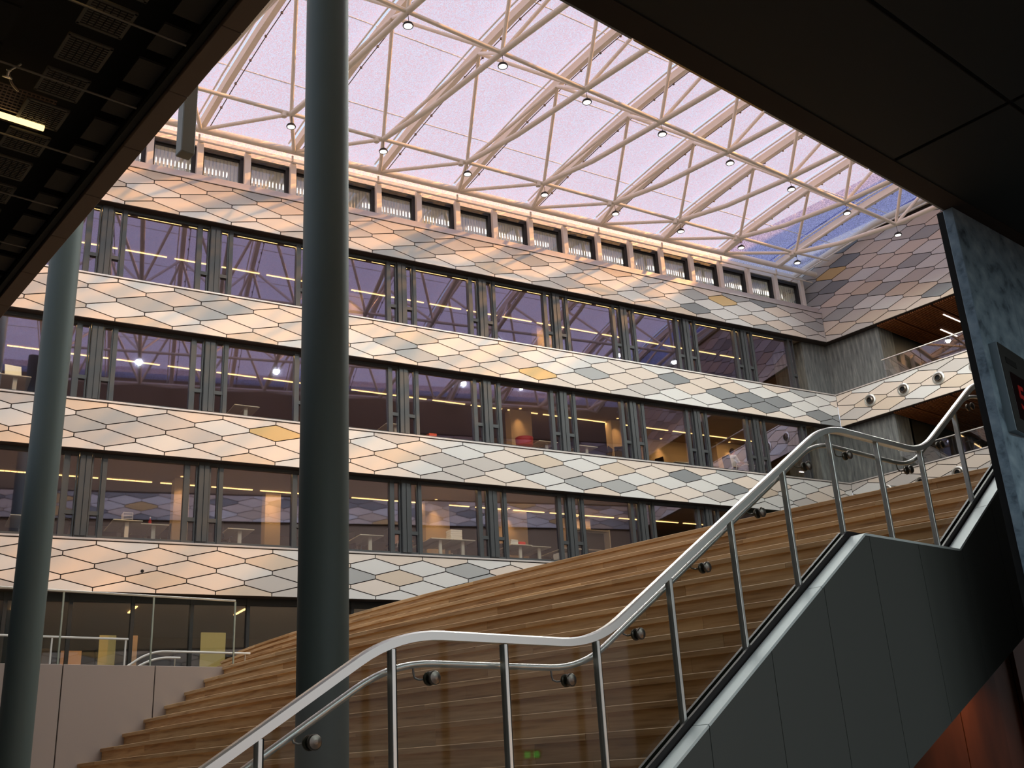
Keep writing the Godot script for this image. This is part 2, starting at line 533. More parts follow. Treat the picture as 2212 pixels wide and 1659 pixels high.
func facade() -> void:
	var special := dark_panels()
	var names := ["highest", "second highest", "third highest", "lowest"]
	for b in 4:
		var w := structure("wall_left", "%s band of hexagon panels on the tilted left facade" % names[b], "wall", fp(0, 0, FN), fb)
		var x0 := -3.0
		var x1 := 32.43
		var yt: float = TOPS[b] - 0.07
		var p: float = (yt - BOTS[b] - 0.11) / 4.0
		var mb := bx(Vector3((x0 + x1) / 2, (TOPS[b] + BOTS[b]) / 2, -0.14), Vector3(x1 - x0, TOPS[b] - BOTS[b] - 0.02, 0.22))
		put("backing", mb, M.joint, w)
		for c in hex_cells(x0, x1, yt, BOTS[b], p, 0.11, facade_col, -6, 20):
			var pan := MB.new()
			pan.prism(c[0], Vector3(0, 0, 0), Basis.IDENTITY, 0.02, false)
			put("hexagon_panel", pan, M.panel[tone(c[1], b, special)], w)
		put("ledge", bx(Vector3((x0 + x1) / 2, TOPS[b] - 0.03, -0.15), Vector3(x1 - x0, 0.055, 0.34), Basis.IDENTITY, 0.008), M.ledge, w)
		put("underside", bx(Vector3((x0 + x1) / 2, BOTS[b] + 0.02, -0.20), Vector3(x1 - x0, 0.05, 0.36)), M.under, w)
	# little round sensor in one panel of the lowest band
	var sensor := MB.new()
	sensor.lathe([Vector2(0, 0.012), Vector2(0.035, 0.012), Vector2(0.045, 0)], Vector3.ZERO, Basis(Vector3.RIGHT, Vector3(0, 0, 1), Vector3(0, -1, 0)), 12)
	one("wall_sensor", sensor, M.void_black, "tiny dark round sensor in a pale panel of the lowest clad band", "sensor", fp(5.25, 5.47, FN + 0.002), fb)
	var n := 1
	for f in 3:
		for j in range(-1, 9):
			office_window(f, j, n)
			n += 1
	# the closing frame and the slate-clad corner are built with the far end
	var cl := 0
	for m in range(-9, 11):
		clerestory(15.33 + 1.515 * m, 15.33 + 1.515 * (m + 1), n, cl)
		n += 1
		cl += 1
	# posts between the high windows, with a few white steel caps
	for m in range(-9, 12):
		var u := 15.33 + 1.515 * m
		var post := MB.new()
		post.box(Vector3(0, 0.8, 0), Vector3(0.2, 1.6, 0.16), Basis.IDENTITY, 0.012)
		var po := structure("trim_%d" % (m + 10), "%s white post from left between the high windows" % ordinal(m + 9), "post", fp(u, 17.62, -29.3), fb)
		put("shaft", post, M.steel_white, po)
		put("head_plate", bx(Vector3(0, 1.63, 0.05), Vector3(0.17, 0.05, 0.2)), M.steel_white, po)
	solid("trim_30", bx(Vector3(14.7, 17.75, -0.6), Vector3(35.4, 0.2, 1.0)), M.ledge, "flat ledge behind the highest clad band", "ledge", fp(0, 0, FN), fb)
	solid("trim_31", bx(Vector3(14.7, 19.38, -0.75), Vector3(35.4, 0.34, 0.24)), M.steel_white, "cream fascia over the high windows", "fascia", fp(0, 0, FN), fb)
	solid("trim_32", bx(Vector3(14.7, 19.85, -1.1), Vector3(35.4, 0.3, 0.5)), M.steel_white, "gutter upstand behind the eave tube", "gutter", fp(0, 0, FN), fb)
	# ground floor glazing on the landing
	var g := structure("window_%d" % n, "dark ground floor glazing under the lowest clad band", "window", fp(0, L1, FN - 0.4), fb)
	var fr := MB.new()
	var h: float = BOTS[3] - L1
	fr.box(Vector3(14.7, 0.05, 0), Vector3(35.4, 0.1, 0.1))
	fr.box(Vector3(14.7, h - 0.09, 0), Vector3(35.4, 0.22, 0.12))
	for i in 23:
		var u := 0.55 + 1.53 * i
		put("mullion", bx(Vector3(u, h / 2, 0.02), Vector3(0.09, h, 0.14)), M.frame_dark, g)
		var q := MB.new()
		q.poly([Vector3(u + 0.045, 0.1, 0), Vector3(u + 1.485, 0.1, 0), Vector3(u + 1.485, h - 0.2, 0), Vector3(u + 0.045, h - 0.2, 0)], Vector3(0, 0, 1))
		put("pane", q, M.glass_end, g)
		if i == 6 or i == 9:
			put("door_frame", bx(Vector3(u + 0.2, h / 2, 0.03), Vector3(0.25, h - 0.1, 0.12)), M.frame, g)
			put("door_pull", bx(Vector3(u + 0.22, 1.9, 0.14), Vector3(0.03, 0.5, 0.03)), M.inox, g)
	put("frame", fr, M.frame_dark, g)

func tone(c: Vector2, b: int, special: Array) -> int:
	var best := 0.75
	var found := -1
	for s in special:
		var d := Vector2((s[0] - c.x), (s[1] - c.y) * 2.6).length()
		if d < best:
			best = d
			found = s[2]
	if found >= 0:
		return found
	var right := clampf((c.x - 4.0) / 26.0, 0.0, 1.0)
	var x := rng.randf()
	if x < 0.10 + 0.06 * right:
		return 7
	if x < 0.34 + 0.16 * right:
		return 1
	if x < 0.50:
		return 2
	if x < 0.72:
		return 6
	return 0

func office_window(f: int, j: int, n: int) -> void:
	var y0: float = TOPS[f + 1]
	var y1: float = BOTS[f]
	var c0 := pier_u(j)
	var c1 := pier_u(j + 1)
	var s := (c1 - c0) / 3.16
	var h := y1 - y0
	var floors := ["top", "middle", "lowest"]
	var w := structure("window_%d" % n, "%s window bay from left in the %s office strip" % [ordinal(j + 1), floors[f]], "window", fp(c0, y0, FN - 0.36), fb)
	var e := [-0.16, 0.17, 0.44, 0.56, 2.62, 2.74, 2.99]
	for i in e.size():
		e[i] = e[i] * s
	var pier := MB.new()
	pier.box(Vector3(0, h / 2, 0.03), Vector3(e[1] - e[0] - 0.02, h, 0.16))
	pier.box(Vector3(-0.075, h / 2, 0.125), Vector3(0.125, h - 0.2, 0.03))
	pier.box(Vector3(0.075, h / 2, 0.125), Vector3(0.125, h - 0.2, 0.03))
	put("pier", pier, M.frame, w)
	var fr := MB.new()
	var tr := 0.72
	fr.box(Vector3((e[1] + e[6]) / 2, 0.06, 0.02), Vector3(e[6] - e[1], 0.12, 0.12))
	fr.box(Vector3((e[1] + e[6]) / 2, h - 0.05, 0.02), Vector3(e[6] - e[1], 0.10, 0.12))
	for m in [[e[2], e[3]], [e[4], e[5]]]:
		fr.box(Vector3((m[0] + m[1]) / 2, h / 2, 0.03), Vector3(m[1] - m[0], h - 0.02, 0.14))
	put("frame", fr, M.frame, w)
	for m in [[e[1], e[2]], [e[5], e[6]]]:
		var sash := MB.new()
		var mid: float = (m[0] + m[1]) / 2
		var ww: float = m[1] - m[0]
		sash.box(Vector3(mid, tr, 0.025), Vector3(ww, 0.11, 0.10))
		sash.box(Vector3(m[0] + 0.02, h / 2, 0.02), Vector3(0.04, h - 0.2, 0.09))
		sash.box(Vector3(m[1] - 0.02, h / 2, 0.02), Vector3(0.04, h - 0.2, 0.09))
		put("sash", sash, M.frame, w)
		for r in [[0.12, tr - 0.055], [tr + 0.055, h - 0.1]]:
			var q := MB.new()
			q.poly([Vector3(m[0] + 0.04, r[0], 0), Vector3(m[1] - 0.04, r[0], 0), Vector3(m[1] - 0.04, r[1], 0), Vector3(m[0] + 0.04, r[1], 0)], Vector3(0, 0, 1))
			put("narrow_pane", q, M.glass, w)
	var big := MB.new()
	big.poly([Vector3(e[3], 0.12, 0), Vector3(e[4], 0.12, 0), Vector3(e[4], h - 0.1, 0), Vector3(e[3], h - 0.1, 0)], Vector3(0, 0, 1))
	put("big_pane", big, M.glass, w)

func clerestory(u0: float, u1: float, n: int, i: int) -> void:
	var w := structure("window_%d" % n, "%s high window from left under the eave, white blind behind" % ordinal(i), "window", fp(u0, 17.85, -29.45), fb)
	var a := 0.1
	var b := u1 - u0 - 0.1
	var h := 1.26
	var fr := MB.new()
	fr.box(Vector3((a + b) / 2, h - 0.05, 0), Vector3(b - a, 0.12, 0.16))
	fr.box(Vector3((a + b) / 2, 0.03, 0), Vector3(b - a, 0.08, 0.14))
	fr.box(Vector3(a + 0.03, h / 2, 0), Vector3(0.06, h, 0.14))
	fr.box(Vector3(b - 0.06, h / 2, 0), Vector3(0.12, h, 0.16))
	fr.box(Vector3((a + b) / 2, h - 0.13, -0.03), Vector3(b - a - 0.14, 0.06, 0.08))
	put("frame", fr, M.frame_dark, w)
	var q := MB.new()
	q.poly([Vector3(a + 0.06, 0.06, -0.02), Vector3(b - 0.12, 0.06, -0.02), Vector3(b - 0.12, h - 0.1, -0.02), Vector3(a + 0.06, h - 0.1, -0.02)], Vector3(0, 0, 1))
	put("pane", q, M.glass_end, w)
	var bl := MB.new()
	var x := a + 0.1
	var k := 0
	while x < b - 0.14:
		bl.box(Vector3(x, h / 2, -0.16), Vector3(0.085, h, 0.01), Basis(Vector3.UP, 0.35 + 0.25 * sin(k * 1.7 + i)))
		x += 0.115
		k += 1
	put("vertical_blind", bl, M.blind, w)

func dark_panels() -> Array:
	# tones that can be read off one by one: [along the facade, height, tone]
	return [[25.50, 17.18, 3], [25.35, 16.64, 4], [26.92, 17.19, 5], [27.76, 17.43, 3], [29.26, 17.42, 4], [28.20, 16.95, 1], [26.49, 16.72, 1], [31.50, 17.33, 7], [31.91, 16.94, 3], [31.74, 16.53, 7], [29.15, 16.40, 3], [28.56, 16.89, 1], [30.72, 16.97, 1], [20.20, 13.19, 3], [23.96, 13.49, 4], [23.03, 13.78, 1], [26.25, 13.20, 4], [27.08, 12.96, 4], [28.49, 12.85, 4], [29.44, 13.20, 4], [31.67, 12.86, 4], [23.95, 12.88, 1], [24.85, 12.74, 1], [27.73, 13.86, 1], [30.60, 13.70, 3], [25.08, 13.39, 0], [21.22, 12.82, 0], [17.23, 9.48, 3], [19.49, 9.16, 3], [20.98, 9.09, 3], [24.02, 9.75, 4], [26.33, 9.42, 4], [26.30, 10.00, 3], [18.03, 9.04, 1], [20.21, 10.08, 1], [19.09, 9.72, 1], [24.82, 9.51, 1], [20.63, 9.66, 2], [26.40, 8.99, 1], [25.55, 9.09, 7], [17.22, 9.48, 3], [15.65, 9.50, 7], [14.14, 9.47, 7], [14.87, 9.15, 7], [19.51, 9.17, 3], [14.52, 8.89, 7], [13.36, 9.13, 1], [11.43, 5.66, 3], [14.88, 5.97, 3], [15.31, 5.72, 3], [14.67, 5.44, 3], [11.83, 5.97, 1], [13.32, 5.99, 1], [14.10, 5.64, 1], [12.58, 5.62, 2], [17.95, 9.13, 1], [11.82, 5.31, 6], [19.45, 9.80, 1], [13.77, 16.95, 3], [15.72, 17.39, 7], [17.99, 17.30, 3], [12.94, 16.54, 3], [15.12, 17.40, 7], [12.58, 13.18, 3], [13.36, 12.91, 3], [20.19, 13.23, 3], [14.31, 12.70, 7], [18.07, 12.88, 5], [13.48, 13.77, 0], [7.23, 15.56, 3], [7.34, 17.40, 3], [6.69, 17.24, 7], [4.86, 13.25, 3], [6.37, 13.30, 3], [6.81, 13.60, 3], [4.00, 13.54, 0], [3.47, 9.50, 3], [6.40, 9.46, 7], [8.69, 9.71, 5], [4.00, 9.05, 7]]

# ------------------------------------------------------------------ the far end with its galleries
func far_end() -> void:
	var at := Vector3(FARX, 0, 0)
	var parts := [[16.24, 20.3, "upper"], [12.47, 13.88, "middle"], [8.69, 10.1, "lower"]]
	for q in parts:
		var w := structure("wall_far", "%s hexagon clad part of the far wall" % q[2], "wall", at, wb)
		var x0 := -24.2 if q[1] > 20.0 else -22.43
		var x1 := -4.2
		put("backing", bx(Vector3((x0 + x1) / 2, (q[0] + q[1]) / 2, -0.14), Vector3(x1 - x0, q[1] - q[0] - 0.02, 0.22)), M.joint, w)
		var p := 0.3
		var yt: float = q[1]
		if q[1] > 20.0:
			p = (1.38 - 0.11 - 0.07) / 4.0 + 0.0
			p = 0.3175
			yt = q[0] + 0.11 + p * 12.0
		else:
			yt = q[1] - 0.05
			p = (yt - q[0] - 0.11) / 4.0
			put("ledge", bx(Vector3((x0 + x1) / 2, q[1] - 0.02, -0.12), Vector3(x1 - x0, 0.045, 0.3)), M.ledge, w)
		for c in hex_cells(x0, x1, yt, q[0], p, 0.11, far_col, -4, 13):
			var pan := MB.new()
			pan.prism(c[0], Vector3.ZERO, Basis.IDENTITY, 0.02, false)
			var x := rng.randf()
			var t := 0
			if q[1] > 20.0:
				t = 3 if x < 0.20 else (4 if x < 0.27 else (1 if x < 0.42 else (2 if x < 0.58 else (5 if x < 0.61 else (7 if x < 0.75 else 0)))))
			else:
				t = 7 if x < 0.2 else (1 if x < 0.35 else (2 if x < 0.5 else 0))
			put("hexagon_panel", pan, M.panel[t], w)
		put("underside", bx(Vector3((x0 + x1) / 2, q[0] + 0.02, -0.22), Vector3(x1 - x0, 0.05, 0.4)), M.under, w)
	wide_box("wall_far_base", Vector3(FARX + 0.2, FLOOR, -23), Vector3(FARX + 0.5, 8.7, -4), M.soffit, "plain lower part of the far wall behind the stair", "wall")
	# four round jet nozzles in the middle band
	var k := 0
	for row in [[13.18, -20.93, "middle"], [9.42, -20.93, "lower"]]:
		for i in 5:
			var z: float = row[1] + 1.485 * i
			var t := thing("air_nozzle", "%s round steel air nozzle from left in the %s band of the far wall" % [ordinal(i), row[2]], "vent", Vector3(FARX - 0.001, row[0], z), wb, "round air nozzles in the far wall")
			var ring := MB.new()
			var fwd := Basis(Vector3.RIGHT, Vector3(0, 0, 1), Vector3(0, -1, 0))
			ring.lathe([Vector2(0.26, 0.0), Vector2(0.25, 0.03), Vector2(0.20, 0.05), Vector2(0.185, 0.03), Vector2(0.17, 0.02)], Vector3.ZERO, fwd, 28)
			put("rim", ring, M.inox, t)
			var bowl := MB.new()
			bowl.lathe([Vector2(0.17, 0.02), Vector2(0.15, 0.07), Vector2(0.11, 0.10), Vector2(0.10, 0.10)], Vector3.ZERO, fwd, 24)
			put("ball", bowl, M.inox_dark, t)
			var hole := MB.new()
			hole.lathe([Vector2(0.10, 0.10), Vector2(0.085, 0.06), Vector2(0.0, 0.05)], Vector3.ZERO, fwd, 20)
			put("throat", hole, M.void_black, t)
			k += 1
	# slate-grey corner between the windows and the galleries
	for lv in [[13.9, 16.25, "upper"], [10.1, 12.5, "lower"]]:
		var mb := MB.new()
		var c := fp(31.35, 0, FN - 0.40)
		var d := Vector3(FARX + 0.35, 0, -22.75)
		var e := Vector3(FARX + 0.35, 0, -20.2)
		var pts := PackedVector2Array([Vector2(c.x, c.z), Vector2(d.x, d.z), Vector2(e.x, e.z), Vector2(e.x + 1.2, e.z), Vector2(e.x + 1.2, d.z - 1.5), Vector2(c.x, c.z - 1.5)])
		var p2 := PackedVector2Array()
		for q in pts:
			p2.append(Vector2(q.x, -q.y))
		mb.prism(p2, Vector3(0, lv[1], 0), Basis(Vector3.RIGHT, Vector3(0, 0, -1), Vector3.UP), lv[1] - lv[0])
		solid("wall_corner", mb, M.slate, "grey streaked cladding in the %s corner beside the gallery" % lv[2], "wall")
		var fl: float = lv[0]
		var ce: float = lv[1]
		wide_box("floor", Vector3(FARX + 0.2, fl - 0.3, -21), Vector3(46.5, fl, -4), M.office_floor, "%s gallery floor" % lv[2], "floor")
		wide_box("wall_gallery_end", Vector3(FARX + 1.4, fl, -20.5), Vector3(46.5, ce, -20.2), M.frame_dark, "dark end wall of the %s gallery" % lv[2], "wall")
		wide_box("wall_gallery_back", Vector3(46.2, fl, -20.2), Vector3(46.5, ce, -4), M.soffit, "back wall of the %s gallery" % lv[2], "wall")
		wide_box("wall_gallery_near", Vector3(FARX + 0.3, fl, -4.3), Vector3(46.5, ce, -4.0), M.soffit, "near end wall of the %s gallery" % lv[2], "wall")
		wide_box("ceiling", Vector3(FARX + 0.1, ce + 0.02, -20.5), Vector3(46.5, ce + 0.2, -4), M.void_black, "black void above the %s slatted ceiling" % lv[2], "ceiling")
		var sl := MB.new()
		var z := -20.1
		var i := 0
		while z < -4.3:
			if i % 17 != 9:
				sl.box(Vector3(41.75, ce - 0.04, z), Vector3(8.9, 0.08, 0.062))
			z += 0.092
			i += 1
		var so := solid("ceiling_slats", sl, M.slat, "warm wooden slats of the %s gallery ceiling" % lv[2], "ceiling")
		so.set_meta("kind", "stuff")
		# glass guard on the clad band
		var g := thing("glass_guard", "glass guard with slim steel rail along the %s gallery" % lv[2], "railing", Vector3(FARX + 0.12, fl, -20.15), wb)
		put("top_rail", bx(Vector3(7.9, 0.79, 0), Vector3(15.9, 0.035, 0.06)), M.inox, g)
		for a in 10:
			var q := MB.new()
			var xx := 1.6 * a
			q.poly([Vector3(xx + 0.01, 0, 0), Vector3(xx + 1.59, 0, 0), Vector3(xx + 1.59, 0.77, 0), Vector3(xx + 0.01, 0.77, 0)], Vector3(0, 0, 1))
			put("pane", q, M.glass_end, g)
	# linear lights in the slatted ceilings
	var spots := [[0, 44.1, -17.05], [0, 40.6, -18.8], [0, 42.4, -17.3], [0, 39.2, -17.9], [0, 39.6, -15.9], [1, 40.0, -16.9], [1, 42.0, -15.4], [1, 43.0, -13.2], [1, 40.5, -12.6]]
	for q in spots:
		var ce := 16.25 if q[0] == 0 else 12.5
		var lab: String = "slim linear light set in the %s slatted ceiling, near %s" % ["upper" if q[0] == 0 else "lower", "the dark end wall" if q[2] < -17.5 else ("the back wall" if q[1] > 42.5 else "the glass guard")]
		var li := one("linear_light", bx(Vector3.ZERO, Vector3(1.35, 0.03, 0.05)), M.lamp_face, lab, "light", Vector3(q[1], ce - 0.09, q[2]), Basis.IDENTITY, "linear lights in the slatted ceilings")
		var al := AreaLight3D.new()
		al.name = "light"
		al.area_size = Vector2(1.35, 0.05)
		al.light_color = Color(1.0, 0.86, 0.66)
		al.light_energy = 1.6
		al.rotation = Vector3(-PI / 2, 0, 0)
		al.position = Vector3(0, -0.03, 0)
		al.shadow_enabled = true
		li.add_child(al)
	# yellow wall and a curtain that glows by itself in place of window light
	solid("wall_yellow", bx(Vector3(0, 1.1, 0), Vector3(0.1, 2.2, 5.0)), M.yellow, "bright yellow wall at the back of the lower gallery", "wall", Vector3(45.4, 10.1, -12.2))
	var cur := MB.new()
	for i in 9:
		cur.box(Vector3(0, 1.05, -0.4 + 0.1 * i), Vector3(0.04, 2.1, 0.07), Basis(Vector3.UP, 0.4))
	one("curtain", cur, glow(Color(0.75, 0.95, 0.90), 0.35), "pale green curtain strip with window light as its own glow, left of the yellow wall", "curtain", Vector3(45.3, 10.1, -15.3))
	var yl := AreaLight3D.new()  # unseen lamp, placed to brighten the yellow wall
	yl.name = "yellow_wall_light"
	yl.area_size = Vector2(4.5, 0.3)
	yl.light_color = Color(1.0, 0.85, 0.35)
	yl.light_energy = 9.0
	yl.transform = Transform3D(Basis.looking_at(Vector3(1, -0.9, 0), Vector3(0, 0, 1)), Vector3(43.6, 12.2, -12.2))
	yl.shadow_enabled = true
	add_child(yl)
	one("unseen_wall_washer", bx(Vector3.ZERO, Vector3(0.3, 0.05, 4.5)), M.lamp_warm, "unseen wall washer placed to light the yellow wall", "light", Vector3(43.5, 12.3, -12.2))
	# the neighbouring tower behind the far wall, seen through the roof glass
	var tw := structure("wall_tower", "blue panelled tower wall seen through the roof glass", "building", Vector3(39.4, 17.0, 0), wb)
	put("core", bx(Vector3(-20, 3.4, -3.0), Vector3(44, 7.1, 5.9)), M.tower_joint, tw)
	for i in 24:
		for r in 6:
			put("cladding_panel", bx(Vector3(-40.0 + 1.5 * i, 0.6 + 1.17 * r, 0.0), Vector3(1.46, 1.13, 0.1)), M.tower, tw)

# ------------------------------------------------------------------ the roof
func facade_z(x: float, n: float) -> float:
	return (n + sin(PHI) * x) / cos(PHI)

func arch(x: float, z: float) -> float:
	var zf := facade_z(x, FN)
	var half := (-4.0 - zf) / 2.0
	var s := clampf((z - zf) / half, -0.1, 2.1)
	return 19.5 + 1.75 * pow(half / 11.05, 3.0) * (1.0 - (1.0 - s) * (1.0 - s))

func beam_x(i: int) -> float:
	return 11.253 + 2.972 * i

func node_n(i: int) -> Vector3:
	var x := beam_x(i) - 1.486
	return Vector3(x, 18.80, facade_z(x, FN + 2.8 - 0.1 * (i - 1)))

func node_m(i: int) -> Vector3:
	return Vector3(beam_x(i) - 1.486, 18.42 - 0.045 * (i - 1), -17.95 + 0.19 * (i - 1))

func node_k(i: int) -> Vector3:
	var z := -20.5 + 0.3 * (i - 2)
	return Vector3(beam_x(i), arch(beam_x(i), z) - 0.08, z)

func on_beam(i: int, z: float) -> Vector3:
	return Vector3(beam_x(i), arch(beam_x(i), z) - 0.08, z)

func eave(i: int) -> Vector3:
	var x := beam_x(i)
	return Vector3(x, 19.40, facade_z(x, FN))

func bar(called: String, path: Array, r: float, parent: Node, seg := 10, mat: Material = null) -> void:
	var m := MB.new()
	m.tube(path, r, seg)
	put(called, m, mat if mat else M.steel_white, parent)

func roof() -> void:
	var nth := ["first", "second", "third", "fourth", "fifth", "sixth", "seventh", "eighth", "ninth", "tenth", "eleventh", "twelfth"]
	# glass panes in their bays
	var gl := structure("window_skylight", "fritted glass roof over the atrium", "skylight")
	var xs := [2.6]
	for i in range(-2, 9):
		xs.append(beam_x(i))
	xs.append(37.0)
	for b in xs.size() - 1:
		for k in 8:
			var c := []
			var uv := []
			for q in [[0, 0], [1, 0], [1, 1], [0, 1]]:
				var x: float = xs[b + q[0]] + (0.03 if q[0] == 0 else -0.03)
				var zf := facade_z(x, FN - 1.0)
				var z: float = zf + (-3.9 - zf) * (k + q[1]) / 8.0
				c.append(Vector3(x, arch(x, z) + 0.40, z))
				uv.append(Vector2(x, z) / 10.24)
			var m := MB.new()
			m.poly(c, Vector3.DOWN, uv)
			put("pane", m, M.frit, gl)
			if k > 0:
				bar("glazing_bar", [c[0], c[1]], 0.018, gl, 6, M.strip)
	# trusses
	for i in range(-2, 9):
		var t := thing("roof_truss", "white steel tube roof truss, the %s arched beam from the left" % nth[i + 2], "truss", Vector3(beam_x(i), 19.4, facade_z(beam_x(i), FN)), Basis.IDENTITY, "white roof trusses")
		var o := t.position
		var path := []
		for k in 13:
			var zf := o.z
			var z := zf + (-4.1 - zf) * k / 12.0
			path.append(on_beam(i, z) + Vector3(0, 0.06, 0) - o)
		var m := MB.new()
		m.sweep(path, [Vector2(-0.085, -0.12), Vector2(0.085, -0.12), Vector2(0.11, 0.12), Vector2(-0.11, 0.12)], Vector3.RIGHT)
		put("top_chord", m, M.steel_white, t)
		for q in [[-0.20, 0.030, "blind_rail"], [0.24, 0.016, "cable_rail"]]:
			var pr := []
			for p in path:
				pr.append(p + Vector3(q[0], 0.16 if q[0] < 0.0 else 0.0, 0))
			bar(q[2], pr, q[1], t, 6, M.strip if q[0] < 0.0 else M.cable)
		var clips := MB.new()
		for k in range(1, 24):
			var p: Vector3 = path[k / 2]
			if k % 2 == 1 and k / 2 + 1 < path.size():
				p = (path[k / 2] + path[k / 2 + 1]) * 0.5
			clips.box(p + Vector3(0.22, -0.03, 0), Vector3(0.06, 0.06, 0.05))
		put("rail_clip", clips, M.cable, t).set_meta("kind", "stuff")
		if i > -2:
			var n := node_n(i)
			var mm := node_m(i)
			var n2 := Vector3(n.x, 18.7, -6.4)
			var m2 := Vector3(mm.x, 18.2, -11.8)
			var mid := n.lerp(mm, 0.45) + Vector3(0, -0.12, 0)
			bar("bottom_chord", [n - o, n.lerp(mid, 0.7) - o, mid - o, mid.lerp(mm, 0.4) - o, mm - o, mm.lerp(m2, 0.5) + Vector3(0, -0.08, 0) - o, m2 - o, n2 - o], 0.085, t, 12)
			for e in [i - 1, i]:
				var z2 := -14.7
				bar("strut", [n - o, eave(e) - o], 0.062, t)
				bar("web", [n - o, node_k(e) - o], 0.057, t)
				bar("web", [mm - o, node_k(e) - o], 0.057, t)
				bar("web", [mm - o, on_beam(e, z2) - o], 0.057, t)
				bar("web", [m2 - o, on_beam(e, z2) - o], 0.057, t)
				bar("web", [m2 - o, on_beam(e, -9.0) - o], 0.057, t)
				bar("web", [n2 - o, on_beam(e, -9.0) - o], 0.057, t)
				bar("strut", [n2 - o, Vector3(beam_x(e), 19.4, -4.15) - o], 0.062, t)
			var gus := MB.new()
			gus.lathe([Vector2(0, -0.10), Vector2(0.085, -0.08), Vector2(0.09, 0.05), Vector2(0, 0.08)], n - o + Vector3(-0.22, -0.08, -0.05), Basis.IDENTITY, 12)
			put("node_cap", gus, M.steel_white, t)
			for q in [[n, "lower"], [mm, "upper"], [m2, "near"]]:  # third row hangs out of view, placed to light far wall and stair
				pendant(q[0], "%s ring lamp from left in the %s hanging row under the glass roof" % [ordinal(i + 1), q[1]], 0.32 if q[1] == "lower" else 1.6)
	# purlins along the node rows
	for row in [["lower", 0], ["upper", 1], ["third", 2], ["nearest", 3]]:
		var pts := []
		for i in range(-1, 9):
			if row[1] == 0:
				pts.append(node_n(i))
			elif row[1] == 1:
				pts.append(node_m(i))
			elif row[1] == 2:
				pts.append(Vector3(beam_x(i) - 1.486, 18.2, -11.8))
			else:
				pts.append(Vector3(beam_x(i) - 1.486, 18.7, -6.4))
		var o: Vector3 = pts[0]
		var loc := []
		for p in pts:
			loc.append(p - o)
		var m := MB.new()
		m.tube(loc, 0.062, 10)
		one("roof_purlin", m, M.steel_white, "long white tube along the %s row of roof nodes" % row[0], "purlin", o, Basis.IDENTITY, "white purlin tubes")
	# eave tube and pipes along the facade and the far wall
	var ev := MB.new()
	ev.tube([fp(-2, 19.42, FN), fp(33.2, 19.42, FN)], 0.115, 14)
	solid("trim_33", ev, M.steel_white, "thick white eave tube along the top of the left facade", "eave tube")
	var pp := MB.new()
	pp.tube([fp(-2, 19.12, FN - 0.2), fp(32.6, 19.12, FN - 0.2)], 0.03, 8)
	for i in range(-2, 9):
		var e := eave(i)
		pp.box(e + Vector3(0, -0.18, 0) + fb * Vector3(0, 0, -0.15), Vector3(0.05, 0.2, 0.05))
	one("sprinkler_pipe", pp, M.steel_white, "thin cream pipe running over the high windows", "pipe")
	var fe := MB.new()
	fe.tube([Vector3(36.75, 19.5, -23.6), Vector3(36.75, 20.3, -19.0), Vector3(36.75, 20.45, -13.0), Vector3(36.75, 19.9, -4.1)], 0.13, 14)
	solid("trim_34", fe, M.steel_white, "thick white edge tube along the top of the far wall", "edge tube")
	var fe2 := MB.new()
	fe2.tube([Vector3(36.4, 19.25, -23.2), Vector3(36.4, 19.9, -19.0), Vector3(36.4, 20.05, -13.0), Vector3(36.4, 19.5, -4.1)], 0.03, 8)
	one("sprinkler_pipe", fe2, M.steel_white, "thin white pipe just below the edge tube of the far wall", "pipe")
	for i in 2:
		var n8 := node_n(8)
		var m8 := node_m(8)
		var last := MB.new()
		if i == 0:
			last.tube([n8, Vector3(36.75, 19.6, facade_z(36.75, FN + 1.0))], 0.05, 10)
		else:
			last.tube([m8, Vector3(36.75, 20.4, -17.2)], 0.05, 10)
		one("roof_strut", last, M.steel_white, "white strut from the last %s roof node to the far wall" % ["lower", "upper"][i], "strut")
	wide_box("trim_35", Vector3(37.0, 20.3, -24.5), Vector3(37.5, 20.6, -3.6), M.steel_white, "upstand on top of the far wall", "upstand")

func ordinal(i: int) -> String:
	return ["first", "second", "third", "fourth", "fifth", "sixth", "seventh", "eighth", "ninth", "tenth", "eleventh", "twelfth", "thirteenth", "fourteenth", "fifteenth", "sixteenth", "seventeenth", "eighteenth", "nineteenth", "twentieth", "twenty-first"][i]

func pendant(at: Vector3, label: String, power: float) -> void:
	var t := thing("pendant_lamp", label, "lamp", at + Vector3(0, -0.46, 0), Basis.IDENTITY, "ring lamps under the glass roof")
	var ring := MB.new()
	ring.lathe([Vector2(0.112, 0.0), Vector2(0.135, -0.005), Vector2(0.142, 0.02), Vector2(0.12, 0.07), Vector2(0.05, 0.10), Vector2(0.0, 0.10)], Vector3.ZERO, Basis.IDENTITY, 24)
	put("housing", ring, M.lamp_ring, t)
	var disc := MB.new()
	disc.lathe([Vector2(0.0, 0.002), Vector2(0.113, 0.002)], Vector3.ZERO, Basis.IDENTITY, 24)
	for i in disc.n.size():
		disc.n[i] = Vector3.DOWN
	put("diffuser", disc, M.lamp_face, t)
	var cord := MB.new()
	cord.tube([Vector3(0.03, 0.1, 0), Vector3(0, 0.44, 0)], 0.008, 6)
	cord.box(Vector3(0.03, 0.11, 0), Vector3(0.08, 0.06, 0.08))
	put("cord", cord, M.lamp_ring, t)
	var s := SpotLight3D.new()
	s.name = "light"
	s.light_color = Color(0.97, 1.0, 0.96)
	s.light_energy = LAMP_ENERGY * power
	s.spot_angle = 87.0
	s.spot_angle_attenuation = 0.6
	s.spot_range = 60.0
	s.spot_attenuation = 2.0
	s.light_size = 0.11
	s.shadow_enabled = true
	s.rotation = Vector3(-PI / 2, 0, 0)
	s.position = Vector3(0, -0.03, 0)
	t.add_child(s)

const LAMP_ENERGY := 9.5

